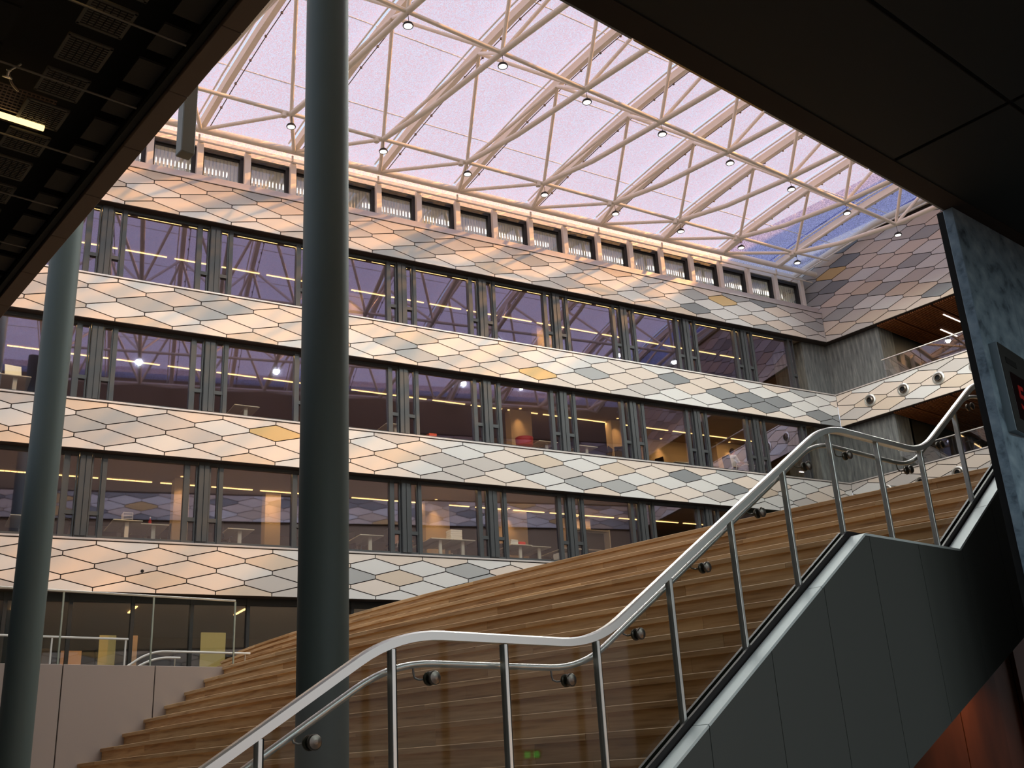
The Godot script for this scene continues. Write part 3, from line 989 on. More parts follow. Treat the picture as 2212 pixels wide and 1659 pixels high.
# ------------------------------------------------------------------ the wide wooden stair
func step_x(k: int, z: float) -> float:
	return SC * (6.43 - 0.265 * k + 0.015 * pow(z / SC + 11.5, 2.0))

func upper_x(k: int, z: float) -> float:
	return SC * (8.69 - 0.28 * k + 0.012 * pow(z / SC + 12.8, 2.0))

func plank(m: MB, fx: Callable, k: int, za: float, zb: float, x0: float, x1: float, y0: float, y1: float, ch: float) -> void:
	# a board whose long front edge follows the curved step; ch rounds the top front edge
	var n := 3
	for i in n:
		var z0 := lerpf(za, zb, float(i) / n)
		var z1 := lerpf(za, zb, float(i + 1) / n)
		var a: float = fx.call(k, z0)
		var b: float = fx.call(k, z1)
		var A := [Vector3(a + x0, y0, z0), Vector3(a + x0, y1 - ch, z0), Vector3(a + x0 + ch, y1, z0), Vector3(a + x1, y1, z0), Vector3(a + x1, y0, z0)]
		var B := [Vector3(b + x0, y0, z1), Vector3(b + x0, y1 - ch, z1), Vector3(b + x0 + ch, y1, z1), Vector3(b + x1, y1, z1), Vector3(b + x1, y0, z1)]
		var nr := [Vector3.LEFT, Vector3(-1, 1, 0).normalized(), Vector3.UP, Vector3.RIGHT, Vector3.DOWN]
		for e in 5:
			var f := (e + 1) % 5
			if ch <= 0.0 and e == 1:
				continue
			m.poly([A[e], A[f], B[f], B[e]], nr[e])
		if i == 0:
			m.poly(A, Vector3(0, 0, -1) if za < zb else Vector3(0, 0, 1))
		if i == n - 1:
			m.poly(B, Vector3(0, 0, 1) if za < zb else Vector3(0, 0, -1))

func tribune() -> void:
	var t := thing("wooden_stair", "wide curved wooden stair of oak boards filling the hall", "stairs", Vector3.ZERO)
	var rise := 0.17 * SC
	for fl in 2:
		var cnt := 16 if fl == 0 else 5
		var fx: Callable = step_x if fl == 0 else upper_x
		var ytop := L1 if fl == 0 else L1 + 5 * rise
		for k in cnt:
			var y := ytop - rise * k
			for kind in 2:
				var z := -5.06
				var zend := -19.58 if fl == 0 else -26.6
				if fl == 1:
					zend = facade_z(fx.call(k, -26.0), FN + 0.15)
				while z > zend + 0.05:
					var len := rng.randf_range(1.6, 3.4)
					var zb := z - len
					if zb < zend + 0.7:
						zb = zend
					var m := MB.new()
					if kind == 0:
						plank(m, fx, k, z, zb + 0.003, 0.035, 0.06, y - rise - 0.001, y - 0.058, 0.0)
						put("riser_board", m, M.wood[rng.randi() % 5], t)
					else:
						var deep := 0.265 * SC + 0.05
						if k == 0:
							deep = (2.55 if fl == 0 else 1.2)
						plank(m, fx, k, z, zb + 0.003, 0.0, deep, y - 0.058, y, 0.006)
						put("tread_board", m, M.wood[rng.randi() % 5], t)
					z = zb
	# floor behind the top of the stair
	var top := L1 + 5 * rise
	wide_box("floor", Vector3(15.0, top - 0.25, -24.0), Vector3(37.2, top - 0.06, -5.1), M.office_floor, "upper floor behind the top of the wooden stair", "floor")
	# grey panel wall at the far side of the stair
	var w := structure("wall_lower", "grey panel wall beside the bottom left of the wooden stair", "wall", Vector3(0, FLOOR, -19.6))
	put("backing", bx(Vector3(-1.0, (L1 - FLOOR) / 2 - 0.01, -0.10), Vector3(22.0, L1 - FLOOR - 0.02, 0.12)), M.void_black, w)
	for i in 10:
		var x0 := -7.13 + 1.66 * i
		put("panel", bx(Vector3(x0 + 0.83, (L1 - FLOOR) / 2, -0.01), Vector3(1.64, L1 - FLOOR, 0.05), Basis.IDENTITY, 0.004), M.grey_wall, w)

# ------------------------------------------------------------------ the stair balustrade in front
func bend(p: Array, r: float) -> Array:
	# rounds the corners of a polyline
	var out := [p[0]]
	for i in range(1, p.size() - 1):
		var a: Vector3 = p[i] + (p[i - 1] - p[i]).normalized() * r
		var c: Vector3 = p[i] + (p[i + 1] - p[i]).normalized() * r
		for k in 9:
			var s := k / 8.0
			out.append(a.lerp(p[i], s).lerp(p[i].lerp(c, s), s))
	out.append(p[-1])
	return out

func line_y(p: Array, x: float) -> float:
	for i in p.size() - 1:
		if x >= p[i].x and x <= p[i + 1].x:
			return lerpf(p[i].y, p[i + 1].y, (x - p[i].x) / (p[i + 1].x - p[i].x))
	return p[0].y if x < p[0].x else p[-1].y

func pts(l: Array, z: float) -> Array:
	var o := []
	for q in l:
		o.append(Vector3(q[0] * 0.9, q[1] * 0.9, z))
	return o

func stair() -> void:
	var rail_line := [[0.6, -1.08], [3.70, 0.83], [5.39, 0.815], [8.79, 3.01], [10.62, 3.02], [12.28, 4.17], [14.2, 4.17]]
	var low_line := [[0.6, -1.22], [3.72, 0.665], [5.33, 0.65], [8.72, 2.86], [10.48, 2.86], [12.2, 4.02], [14.2, 4.02]]
	var base := [[0.4, -2.4], [3.66, -0.33], [5.42, -0.33], [8.84, 1.91], [10.60, 1.91], [12.36, 3.09], [14.2, 3.09]]
	var outer := [[0.4, -2.4], [3.66, -0.33], [5.42, -0.33], [8.85, 1.91], [10.62, 1.91], [12.36, 3.09], [14.2, 3.09]]
	var zo := GZ + 0.19
	# parapet with its panels
	var w := thing("stair_parapet", "dark panelled stair side wall under the glass balustrade", "stair wall", Vector3(0, 0, zo))
	var top := pts(outer, 0.0)
	var low := pts([[0.4, -2.6], [7.6, -1.0], [9.0, -0.16], [14.2, 2.2]], 0.0)
	var cuts := [0.36]
	for i in range(-7, 8):
		cuts.append((7.17 + 0.872 * i) * 0.9)
	cuts.append(12.78)
	for i in cuts.size() - 1:
		var a: float = cuts[i] + 0.003
		var b: float = cuts[i + 1] - 0.003
		var p := PackedVector2Array()
		var xs := [a]
		for q in top:
			if q.x > a + 0.01 and q.x < b - 0.01:
				xs.append(q.x)
		xs.append(b)
		for x in xs:
			p.append(Vector2(x, line_y(top, x) - 0.012))
		xs = [b]
		for j in range(low.size() - 1, -1, -1):
			if low[j].x > a + 0.01 and low[j].x < b - 0.01:
				xs.append(low[j].x)
		xs.append(a)
		for x in xs:
			p.append(Vector2(x, line_y(low, x)))
		var m := MB.new()
		m.prism(p, Vector3.ZERO, Basis.IDENTITY, 0.02)
		put("panel", m, M.parapet, w)
	var core := PackedVector2Array()
	for q in top:
		core.append(Vector2(q.x, q.y - 0.03))
	for j in range(low.size() - 1, -1, -1):
		core.append(Vector2(low[j].x, low[j].y + 0.004))
	var cm := MB.new()
	cm.prism(core, Vector3(0, 0, -0.021), Basis.IDENTITY, 0.28)
	put("core", cm, M.channel, w)
	var clips := [0.36, 2.0, 3.97, 5.66, 7.20, 7.96, 9.55, 10.3, 11.12, 12.78]
	for i in clips.size() - 1:
		var path := []
		var a: float = clips[i] + 0.003
		var b: float = clips[i + 1] - 0.003
		path.append(Vector3(a, line_y(top, a), 0))
		for q in top:
			if q.x > a + 0.02 and q.x < b - 0.02:
				path.append(q)
		path.append(Vector3(b, line_y(top, b), 0))
		var m := MB.new()
		m.sweep(path, [Vector2(0.002, -0.02), Vector2(0.002, 0.0), Vector2(-0.135, 0.0), Vector2(-0.135, -0.02)], Vector3(0, 0, 1))
		put("coping", m, M.cap, w)
	# balustrade
	var g := thing("stair_balustrade", "glass stair balustrade with square steel top rail", "railing", Vector3(0, 0, GZ))
	var rail := pts(rail_line, 0.0)
	var bs := pts(base, 0.0)
	var m := MB.new()
	m.sweep(bend(rail, 0.30), [Vector2(-0.030, -0.027), Vector2(0.030, -0.027), Vector2(0.030, 0.018), Vector2(0.020, 0.027), Vector2(-0.020, 0.027), Vector2(-0.030, 0.018)], Vector3(0, 0, 1))
	put("top_rail", m, M.inox, g)
	for side in [-0.035, 0.03]:
		var ch := MB.new()
		var cp := []
		for q in bs:
			cp.append(q + Vector3(0, 0.012, side))
		ch.sweep(cp, [Vector2(-0.012, -0.03), Vector2(0.012, -0.03), Vector2(0.012, 0.035), Vector2(-0.012, 0.035)], Vector3(0, 0, 1))
		put("base_channel", ch, M.channel, g)
	var posts := [1.05, 1.92, 2.79, 3.66, 4.55, 5.41, 6.26, 7.12, 7.98, 8.83, 9.70, 10.58, 11.55, 12.52, 13.4]
	var bent := bend(rail, 0.30)
	for i in posts.size():
		var x: float = posts[i] * 0.9
		var y0 := line_y(bs, x)
		var y1 := line_y(bent, x) - 0.03
		put("post", bx(Vector3(x, (y0 + y1) / 2, 0), Vector3(0.026, y1 - y0, 0.05), Basis.IDENTITY, 0.003), M.inox, g)
		put("gasket", bx(Vector3(x + 0.018, (y0 + y1) / 2, 0), Vector3(0.009, y1 - y0, 0.035)), M.void_black, g)
		if i + 1 < posts.size():
			var a := x + 0.022
			var b: float = posts[i + 1] * 0.9 - 0.013
			var p := PackedVector2Array()
			for s in 9:
				var xx := lerpf(a, b, s / 8.0)
				p.append(Vector2(xx, line_y(bent, xx) - 0.028))
			var xs := [b]
			for j in range(bs.size() - 1, -1, -1):
				if bs[j].x > a + 0.01 and bs[j].x < b - 0.01:
					xs.append(bs[j].x)
			xs.append(a)
			for xx in xs:
				p.append(Vector2(xx, line_y(bs, xx)))
			var q := MB.new()
			var idx := Geometry2D.triangulate_polygon(p)
			for k in range(0, idx.size(), 3):
				q.poly([Vector3(p[idx[k]].x, p[idx[k]].y, 0), Vector3(p[idx[k + 1]].x, p[idx[k + 1]].y, 0), Vector3(p[idx[k + 2]].x, p[idx[k + 2]].y, 0)], Vector3(0, 0, 1))
			put("glass_pane", q, M.rail_glass, g)
	# round handrail behind the glass, on brackets clamped through it
	var hz := GZ - 0.075
	var h := thing("handrail", "round steel handrail behind the stair glass on disc brackets", "handrail", Vector3(0, 0, hz))
	var lowp := bend(pts(low_line, 0.0), 0.28)
	var tm := MB.new()
	tm.tube(lowp, 0.0205, 16)
	put("tube", tm, M.inox, h)
	for q in [[2.25], [3.12], [3.96], [5.12], [5.86], [6.72], [7.56], [8.39], [9.13], [10.28], [11.08], [12.01]]:
		var x: float = q[0] * 0.9
		var y := line_y(lowp, x) - 0.085
		var c := Vector3(x, y, 0.075)
		var fw := Basis(Vector3.RIGHT, Vector3(0, 0, 1), Vector3(0, -1, 0))
		var d := MB.new()
		for s in [-1.0, 1.0]:
			var off := Vector3(0, 0, 0.012 * s)
			d.lathe([Vector2(0, 0.0), Vector2(0.036, 0.0), Vector2(0.040, 0.006), Vector2(0.040, 0.018), Vector2(0.034, 0.024), Vector2(0, 0.024)], c + (off if s > 0 else Vector3(0, 0, -0.036)), fw, 22)
		d.lathe([Vector2(0.034, 0.0), Vector2(0.012, 0.006), Vector2(0, 0.007)], c + Vector3(0, 0, 0.036), fw, 16)
		put("bracket_disc", d, M.inox_dark, h)
		var arm := MB.new()
		arm.tube([c + Vector3(0, 0, -0.036), c + Vector3(-0.045, -0.004, -0.060), c + Vector3(-0.066, 0.006, -0.072), c + Vector3(-0.072, 0.03, -0.075), Vector3(x - 0.075, line_y(lowp, x - 0.075) - 0.018, 0)], 0.006, 8)
		put("bracket_arm", arm, M.inox_dark, h)

# ------------------------------------------------------------------ columns, low ceilings, stone pier
func columns_and_soffits() -> void:
	for q in [[5.27, -9.1, "near round grey column in front of the wooden stair"], [4.92, -17.6, "far round grey column by the left grey panel wall"]]:
		var m := MB.new()
		m.lathe([Vector2(0.25, FLOOR), Vector2(0.25, 18.7)], Vector3.ZERO, Basis.IDENTITY, 48)
		var c := thing("column", q[2], "column", Vector3(q[0], 0, q[1]))
		put("shaft", m, M.column, c)
		var col := MB.new()
		col.lathe([Vector2(0.25, FLOOR + 0.001), Vector2(0.27, FLOOR + 0.001), Vector2(0.27, FLOOR + 0.05), Vector2(0.25, FLOOR + 0.06)], Vector3.ZERO, Basis.IDENTITY, 48)
		put("base_ring", col, M.frame, c)
	# black panel ceiling to the right and over the viewer
	var ce := structure("ceiling", "black panelled ceiling at the upper right", "ceiling", Vector3(0, 4.9, 0))
	put("core", bx(Vector3(4.0, 0.33, 2.5), Vector3(32.0, 0.6, 12.94)), M.void_black, ce)
	var xl := [-12.0, -8.02, -4.02, -0.02, 3.98, 7.98, 11.98, 15.98, 20.0]
	var zl := [-3.99, -2.8, 0.2, 3.2, 6.2, 9.0]
	for i in xl.size() - 1:
		for j in zl.size() - 1:
			put("panel", bx(Vector3((xl[i] + xl[i + 1]) / 2, 0.02, (zl[j] + zl[j + 1]) / 2), Vector3(xl[i + 1] - xl[i] - 0.045, 0.04, zl[j + 1] - zl[j] - (0.045 if j > 0 else 0.0225)), Basis.IDENTITY, 0.004), M.black, ce)
	put("edge", bx(Vector3(4.0, 0.3, -3.985), Vector3(32.0, 0.56, 0.03)), M.black, ce)
	for i in 6:  # out of view; placed to light the stair, parapet and stone wall
		var li := one("linear_light", bx(Vector3.ZERO, Vector3(1.8, 0.03, 0.12)), M.lamp_face, "%s unseen linear light from left under the black ceiling, placed to light the foreground" % ordinal(i), "light", Vector3(-1.0 + 2.6 * i, 4.87, 2.2), Basis.IDENTITY, "unseen linear lights behind the viewer")
		var ar := AreaLight3D.new()
		ar.name = "light"
		ar.area_size = Vector2(1.8, 0.12)
		ar.light_color = Color(0.92, 1.0, 1.0)
		ar.light_energy = 7.5
		ar.rotation = Vector3(-PI / 2, 0, 0)
		ar.position = Vector3(0, -0.03, 0)
		ar.shadow_enabled = true
		li.add_child(ar)
	# dark open ceiling to the left with its edge strip
	var le := structure("ceiling", "dark open ceiling with metal mesh tiles at the upper left", "ceiling", Vector3(0, 4.9, 0))
	put("core", bx(Vector3(-4.8, 0.55, -17.0), Vector3(14.45, 0.3, 26.0)), std(Color(0.10, 0.085, 0.075), 0.9), le)
	var z := -4.04
	var q0 := -4.74
	while z > -29.5:
		var zb := maxf(q0, -29.6)
		put("edge_panel", bx(Vector3(2.515, 0.03, (z + zb) / 2), Vector3(0.15, 0.06, z - zb - 0.008), Basis.IDENTITY, 0.004), M.trim, le)
		z = zb
		q0 -= 0.9
		if zb <= -29.5:
			break
	put("edge_core", bx(Vector3(2.50, 0.33, -16.8), Vector3(0.14, 0.5, 25.6)), M.void_black, le)
	put("edge_groove", bx(Vector3(2.405, 0.06, -16.8), Vector3(0.05, 0.05, 25.6)), M.black, le)
	var mesh_mat := std(Color(0.30, 0.29, 0.26), 0.6)
	var dim := std(Color(0.17, 0.16, 0.145), 0.7)
	for i in 40:
		var zz := -4.6 - 0.46 * i
		var tile := MB.new()
		for a in 2:
			tile.box(Vector3(1.68 + 0.295 * a, 0.1, zz - 0.155), Vector3(0.022, 0.015, 0.32))
			tile.box(Vector3(1.828, 0.1, zz - 0.31 * a), Vector3(0.31, 0.015, 0.022))
		for a in 10:
			for s in 6:
				tile.box(Vector3(1.712 + 0.047 * s, 0.1, zz - 0.035 - 0.027 * a), Vector3(0.038, 0.012, 0.012))
		put("mesh_tile", tile, mesh_mat, le)
		put("solid_tile", bx(Vector3(2.27, 0.12, zz - 0.16), Vector3(0.20, 0.02, 0.33)), dim, le)
		put("solid_tile", bx(Vector3(1.1, 0.13, zz - 0.16), Vector3(0.5, 0.02, 0.4)), M.void_black, le)
	for i in 24:
		var zz := -5.13 - 0.92 * i
		var r := MB.new()
		r.tube([Vector3(-2.0, 0.06, zz), Vector3(2.36, 0.06, zz)], 0.009, 8)
		put("track_rod", r, std(Color(0.45, 0.43, 0.40), 0.5, 0.4), le)
	# strip light in its perforated trough, and one further out of view along the same line
	for q in [[0.9, -7.67, "glowing strip light in a perforated trough of the left ceiling, lower one"], [0.75, -5.83, "strip light trough at the top edge of the left ceiling"]]:
		var t := thing("strip_light", q[2], "light", Vector3(q[0], 4.98, q[1]))
		var tube := MB.new()
		var ca := [Vector3(-0.95, 0, 0), Vector3(0.95, 0, 0), Vector3(0.985, 0.0, 0.0)]
		tube.tube(ca, 0.024, 12)
		put("tube", tube, M.lamp_warm, t)
		var tr := MB.new()
		for s in [-1.0, 1.0]:
			for a in 9:
				tr.box(Vector3(0.0, 0.03 + 0.011 * a, s * (0.05 + 0.024 * a)), Vector3(2.0, 0.006, 0.014))
			for a in 60:
				tr.box(Vector3(-0.98 + 0.0332 * a, 0.075, s * 0.15), Vector3(0.010, 0.006, 0.2), Basis(Vector3.RIGHT, s * -0.42))
		put("trough", tr, std(Color(0.50, 0.42, 0.36), 0.6), t)
		var al := AreaLight3D.new()
		al.name = "light"
		al.area_size = Vector2(1.9, 0.05)
		al.light_color = Color(1.0, 0.80, 0.55)
		al.light_energy = 0.5
		al.rotation = Vector3(-PI / 2, 0, 0)
		al.position = Vector3(0, -0.03, 0)
		al.shadow_enabled = true
		t.add_child(al)
	# sprinkler head with its hose under the left ceiling
	var sp := thing("sprinkler", "small sprinkler head on a bent hose under the left ceiling", "sprinkler", Vector3(1.45, 4.93, -7.05))
	var hose := MB.new()
	hose.tube(bend([Vector3(0, 0.02, 0.0), Vector3(0.05, -0.01, -0.08), Vector3(0.12, 0.0, -0.16), Vector3(0.10, 0.08, -0.24)], 0.03), 0.012, 8)
	put("hose", hose, M.inox_dark, sp)
	var hd := MB.new()
	hd.lathe([Vector2(0, -0.03), Vector2(0.035, -0.028), Vector2(0.035, -0.018), Vector2(0.012, -0.012), Vector2(0.012, 0.02), Vector2(0.02, 0.03), Vector2(0, 0.035)], Vector3.ZERO, Basis(Vector3.RIGHT, 0.5), 16)
	hd.tube([Vector3(0.0, 0.03, 0.0), Vector3(0.06, 0.06, 0.09)], 0.008, 8)
	put("head", hd, M.inox, sp)
	# square steel profile hanging beyond the ceiling edge
	one("hanging_profile", bx(Vector3(0, 6.5, 0), Vector3(0.14, 13.0, 0.14), Basis.IDENTITY, 0.008), std(Color(0.50, 0.50, 0.48), 0.5, 0.2), "square grey steel profile hanging just beyond the left ceiling edge", "profile", Vector3(3.46, 5.86, -8.72))
	# blue-grey stone wall under the edge of the black ceiling
	var st := structure("wall_stone", "blue grey rough stone wall at the right edge", "wall", Vector3(9.2, FLOOR, -4.0))
	put("core", bx(Vector3(5.4, 3.26, -0.09), Vector3(10.76, 6.52, 0.1)), M.void_black, st)
	for i in 12:
		put("stone_slab", bx(Vector3(0.445 + 0.89 * i, 3.26, -0.02), Vector3(0.882, 6.52, 0.1), Basis.IDENTITY, 0.006), M.stone, st)
	# copper-brown panels below the stair
	var cp := structure("wall_copper", "copper brown panel wall under the dark stair", "wall", Vector3(0, FLOOR, -6.7))
	put("core", bx(Vector3(14.0, 1.6, -0.12), Vector3(8.0, 3.2, 0.1)), M.void_black, cp)
	var cx := [10.2, 11.3, 12.62, 13.65, 14.3, 15.6, 17.5]
	for i in cx.size() - 1:
		put("panel", bx(Vector3((cx[i] + cx[i + 1]) / 2, 1.6, -0.02 - (0.06 if i == 3 else 0.0)), Vector3(cx[i + 1] - cx[i] - 0.014, 3.2, 0.06), Basis.IDENTITY, 0.004), M.copper, cp)
	var dn := thing("downlight", "small unseen warm downlight under the stair, placed to light the copper wall", "light", Vector3(12.6, 1.25, -6.0))  # hidden behind the parapet; placed to light the copper wall warmly
	var ring := MB.new()
	ring.lathe([Vector2(0.05, 0), Vector2(0.065, 0), Vector2(0.06, 0.05), Vector2(0, 0.05)], Vector3.ZERO, Basis.IDENTITY, 16)
	put("housing", ring, M.lamp_ring, dn)
	var di := MB.new()
	di.lathe([Vector2(0.0, 0.003), Vector2(0.05, 0.003)], Vector3.ZERO, Basis.IDENTITY, 16)
	put("diffuser", di, M.lamp_warm, dn)
	var sl := SpotLight3D.new()
	sl.name = "light"
	sl.light_color = Color(1.0, 0.72, 0.50)
	sl.light_energy = 1.2
	sl.spot_angle = 70.0
	sl.light_size = 0.05
	sl.rotation = Vector3(-PI / 2, 0, 0)
	sl.position = Vector3(0, -0.02, 0)
	sl.shadow_enabled = true
	dn.add_child(sl)

# ------------------------------------------------------------------ people: smooth-joined tapered capsules meshed as surface nets
func body(bones: Array, cell: float, blend: float) -> MB:
	# bones: [from, to, radius, radius]
	var lo := Vector3.ONE * 1e9
	var hi := -lo
	for b in bones:
		for i in 2:
			var r: float = b[2 + i] + cell * 2.0
			lo = lo.min(b[i] - Vector3.ONE * r)
			hi = hi.max(b[i] + Vector3.ONE * r)
	var nx := int((hi.x - lo.x) / cell) + 2
	var ny := int((hi.y - lo.y) / cell) + 2
	var nz := int((hi.z - lo.z) / cell) + 2
	var f := PackedFloat32Array()
	f.resize(nx * ny * nz)
	f.fill(1.0)
	for b in bones:
		var A: Vector3 = b[0]
		var D: Vector3 = b[1] - A
		var dd := maxf(D.length_squared(), 1e-9)
		var ra: float = b[2]
		var rb: float = b[3]
		var rr := maxf(ra, rb) + blend + cell
		var p0 := ((A.min(b[1]) - Vector3.ONE * rr) - lo) / cell
		var p1 := ((A.max(b[1]) + Vector3.ONE * rr) - lo) / cell
		for z in range(maxi(0, int(p0.z)), mini(nz, int(p1.z) + 1)):
			for y in range(maxi(0, int(p0.y)), mini(ny, int(p1.y) + 1)):
				for x in range(maxi(0, int(p0.x)), mini(nx, int(p1.x) + 1)):
					var P := lo + Vector3(x, y, z) * cell
					var t := clampf((P - A).dot(D) / dd, 0.0, 1.0)
					var d := (P - A - D * t).length() - lerpf(ra, rb, t)
					var i := x + nx * (y + ny * z)
					var o := f[i]
					var h := maxf(blend - absf(o - d), 0.0) / blend
					f[i] = minf(o, d) - h * h * blend * 0.25
	var vid := {}
	var V := []
	var N := []
	for z in nz - 1:
		for y in ny - 1:
			for x in nx - 1:
				var i := x + nx * (y + ny * z)
				var c := [f[i], f[i + 1], f[i + nx], f[i + nx + 1], f[i + nx * ny], f[i + nx * ny + 1], f[i + nx * ny + nx], f[i + nx * ny + nx + 1]]
				var neg := 0
				for q in c:
					if q < 0.0:
						neg += 1
				if neg == 0 or neg == 8:
					continue
				var s := Vector3.ZERO
				var cnt := 0
				for e in [[0, 1], [2, 3], [4, 5], [6, 7], [0, 2], [1, 3], [4, 6], [5, 7], [0, 4], [1, 5], [2, 6], [3, 7]]:
					var a: float = c[e[0]]
					var b: float = c[e[1]]
					if (a < 0.0) != (b < 0.0):
						var t := a / (a - b)
						var pa := Vector3(e[0] & 1, (e[0] >> 1) & 1, e[0] >> 2)
						var pb := Vector3(e[1] & 1, (e[1] >> 1) & 1, e[1] >> 2)
						s += pa.lerp(pb, t)
						cnt += 1
				vid[i] = V.size()
				V.append(lo + (Vector3(x, y, z) + s / cnt) * cell)
				N.append(Vector3(c[1] + c[3] + c[5] + c[7] - c[0] - c[2] - c[4] - c[6], c[2] + c[3] + c[6] + c[7] - c[0] - c[1] - c[4] - c[5], c[4] + c[5] + c[6] + c[7] - c[0] - c[1] - c[2] - c[3]).normalized())
	var m := MB.new()
	var st := [1, nx, nx * ny]
	for i in vid:
		for ax in 3:
			var u: int = st[(ax + 1) % 3]
			var w: int = st[(ax + 2) % 3]
			if (f[i] < 0.0) != (f[i + st[ax]] < 0.0) and vid.has(i - u) and vid.has(i - w) and vid.has(i - u - w):
				var q := [vid[i], vid[i - u], vid[i - u - w], vid[i - w]]
				m.tri(V[q[0]], V[q[1]], V[q[2]], N[q[0]], N[q[1]], N[q[2]])
				m.tri(V[q[0]], V[q[2]], V[q[3]], N[q[0]], N[q[2]], N[q[3]])
	return m

func hand(m: MB, wrist: Vector3, d: Vector3, across: Vector3, down: Vector3) -> void:
	# a palm with five bent fingers
	var palm := wrist + d * 0.045
	m.box(palm, Vector3(0.085, 0.028, 0.075), Basis(d, down.normalized() * -1.0, across), 0.010)
	for i in 4:
		var o := palm + d * 0.04 + across * (-0.028 + 0.019 * i)
		var l: float = [0.060, 0.072, 0.068, 0.052][i]
		m.tube([o, o + d * l * 0.55 + down * 0.006, o + d * l * 0.85 + down * 0.024, o + d * l * 0.88 + down * 0.038], 0.0082, 6)
	m.tube([palm + across * -0.035 - d * 0.02, palm + across * -0.062 + d * 0.012, palm + across * -0.066 + d * 0.034 + down * 0.012], 0.0092, 6)

func person(at: Vector3, b: Basis, label: String, pose: String, shirt: Material, hair: Material) -> void:
	# faces the basis' x axis
	var t := thing("person", label, "person", at, b)
	var hip := Vector3(0, 0.55, 0)
	var chest := Vector3(0.05, 0.92, 0)
	var neck := Vector3(0.08, 1.10, 0)
	var head := Vector3(0.12, 1.25, 0)
	var knee := [Vector3(0.42, 0.53, -0.10), Vector3(0.42, 0.53, 0.10)]
	var foot := [Vector3(0.40, 0.08, -0.11), Vector3(0.40, 0.08, 0.11)]
	var hands := [Vector3(0.46, 0.79, -0.10), Vector3(0.46, 0.79, 0.10)]
	if pose == "bent":
		chest = Vector3(0.16, 0.86, 0)
		neck = Vector3(0.24, 1.01, 0)
		head = Vector3(0.33, 1.10, 0)
		hands = [Vector3(0.52, 0.79, -0.12), Vector3(0.40, 0.60, 0.14)]
	elif pose == "standing":
		hip = Vector3(0, 0.92, 0)
		chest = Vector3(0.02, 1.32, 0)
		neck = Vector3(0.03, 1.50, 0)
		head = Vector3(0.05, 1.64, 0)
		knee = [Vector3(0.03, 0.50, -0.10), Vector3(0.0, 0.50, 0.10)]
		foot = [Vector3(0.0, 0.08, -0.11), Vector3(-0.03, 0.08, 0.11)]
		hands = [Vector3(0.22, 1.02, -0.20), Vector3(0.08, 0.84, 0.24)]
	var torso := [[hip, chest, 0.135, 0.15], [chest, neck, 0.13, 0.055]]
	var skin := [[neck - (head - neck) * 0.3, head, 0.05, 0.055], [head - Vector3(0.01, 0.01, 0), head + Vector3(-0.015, 0.055, 0), 0.085, 0.095], [head + Vector3(0.05, -0.045, 0), head + Vector3(0.05, -0.02, 0), 0.045, 0.05], [head + Vector3(0.095, 0.0, 0), head + Vector3(0.10, -0.018, 0), 0.013, 0.016]]
	var legs := []
	for i in 2:
		var s := -1.0 if i == 0 else 1.0
		var sh: Vector3 = chest + Vector3(0.0, 0.10, 0.17 * s)
		var ha: Vector3 = hands[i]
		var el: Vector3 = (sh + ha) * 0.5 + Vector3(-0.04, -0.09, 0.05 * s)
		torso.append([sh, el, 0.06, 0.048])
		skin.append([el, ha, 0.042, 0.028])
		torso.append([chest + Vector3(0, 0.08, 0), sh, 0.10, 0.065])
		legs.append([hip + Vector3(0, -0.02, 0.085 * s), knee[i], 0.095, 0.065])
		legs.append([knee[i], foot[i], 0.06, 0.042])
		legs.append([foot[i] + Vector3(-0.03, -0.02, 0), foot[i] + Vector3(0.15, -0.035, 0), 0.045, 0.035])
	var all := torso + skin + legs
	var full := body(all, 0.020, 0.05)
	var fm := put("figure", full, M.skin, t)
	var tm := []
	for q in torso:
		tm.append([q[0], q[1], q[2] + 0.010, q[3] + 0.010])
	put("shirt", body(tm, 0.022, 0.05), shirt, t)
	var lm := []
	for q in legs:
		lm.append([q[0], q[1], q[2] + 0.010, q[3] + 0.010])
	put("trousers", body(lm, 0.022, 0.04), M.cloth_dark, t)
	put("hair", body([[head + Vector3(-0.03, 0.05, 0), head + Vector3(-0.02, 0.085, 0), 0.098, 0.09], [head + Vector3(-0.06, 0.02, 0), head + Vector3(-0.06, -0.06 if hair == M.hair_red else 0.0, 0), 0.07, 0.06]], 0.014, 0.04), hair, t)
	var hm := MB.new()
	for i in 2:
		hand(hm, hands[i], Vector3(1, -0.1, 0).normalized(), Vector3(0, 0, 1 if i == 0 else -1), Vector3.DOWN)
	put("hands", hm, M.skin, t)

# ------------------------------------------------------------------ offices behind the facade
func chair(at: Vector3, turn: float, label: String) -> void:
	var c := thing("office_chair", label, "chair", at, fb * Basis(Vector3.UP, turn), "black office chairs behind the facade windows")
	put("seat", bx(Vector3(0, 0.46, 0), Vector3(0.48, 0.08, 0.46), Basis.IDENTITY, 0.03), M.chair, c)
	put("backrest", bx(Vector3(-0.22, 0.82, 0), Vector3(0.06, 0.52, 0.44), Basis(Vector3(0, 0, 1), 0.15), 0.025), M.chair, c)
	var b := MB.new()
	b.tube([Vector3(0, 0.06, 0), Vector3(0, 0.43, 0)], 0.025, 8)
	for i in 5:
		var a := TAU * i / 5.0
		b.tube([Vector3(0, 0.09, 0), Vector3(cos(a) * 0.28, 0.05, sin(a) * 0.28)], 0.016, 6)
	put("base", b, M.inox_dark, c)
	for s in [-1.0, 1.0]:
		var am := MB.new()
		am.tube([Vector3(0.0, 0.46, 0.23 * s), Vector3(0.02, 0.66, 0.26 * s), Vector3(0.16, 0.66, 0.26 * s)], 0.014, 6)
		put("armrest", am, M.inox, c)

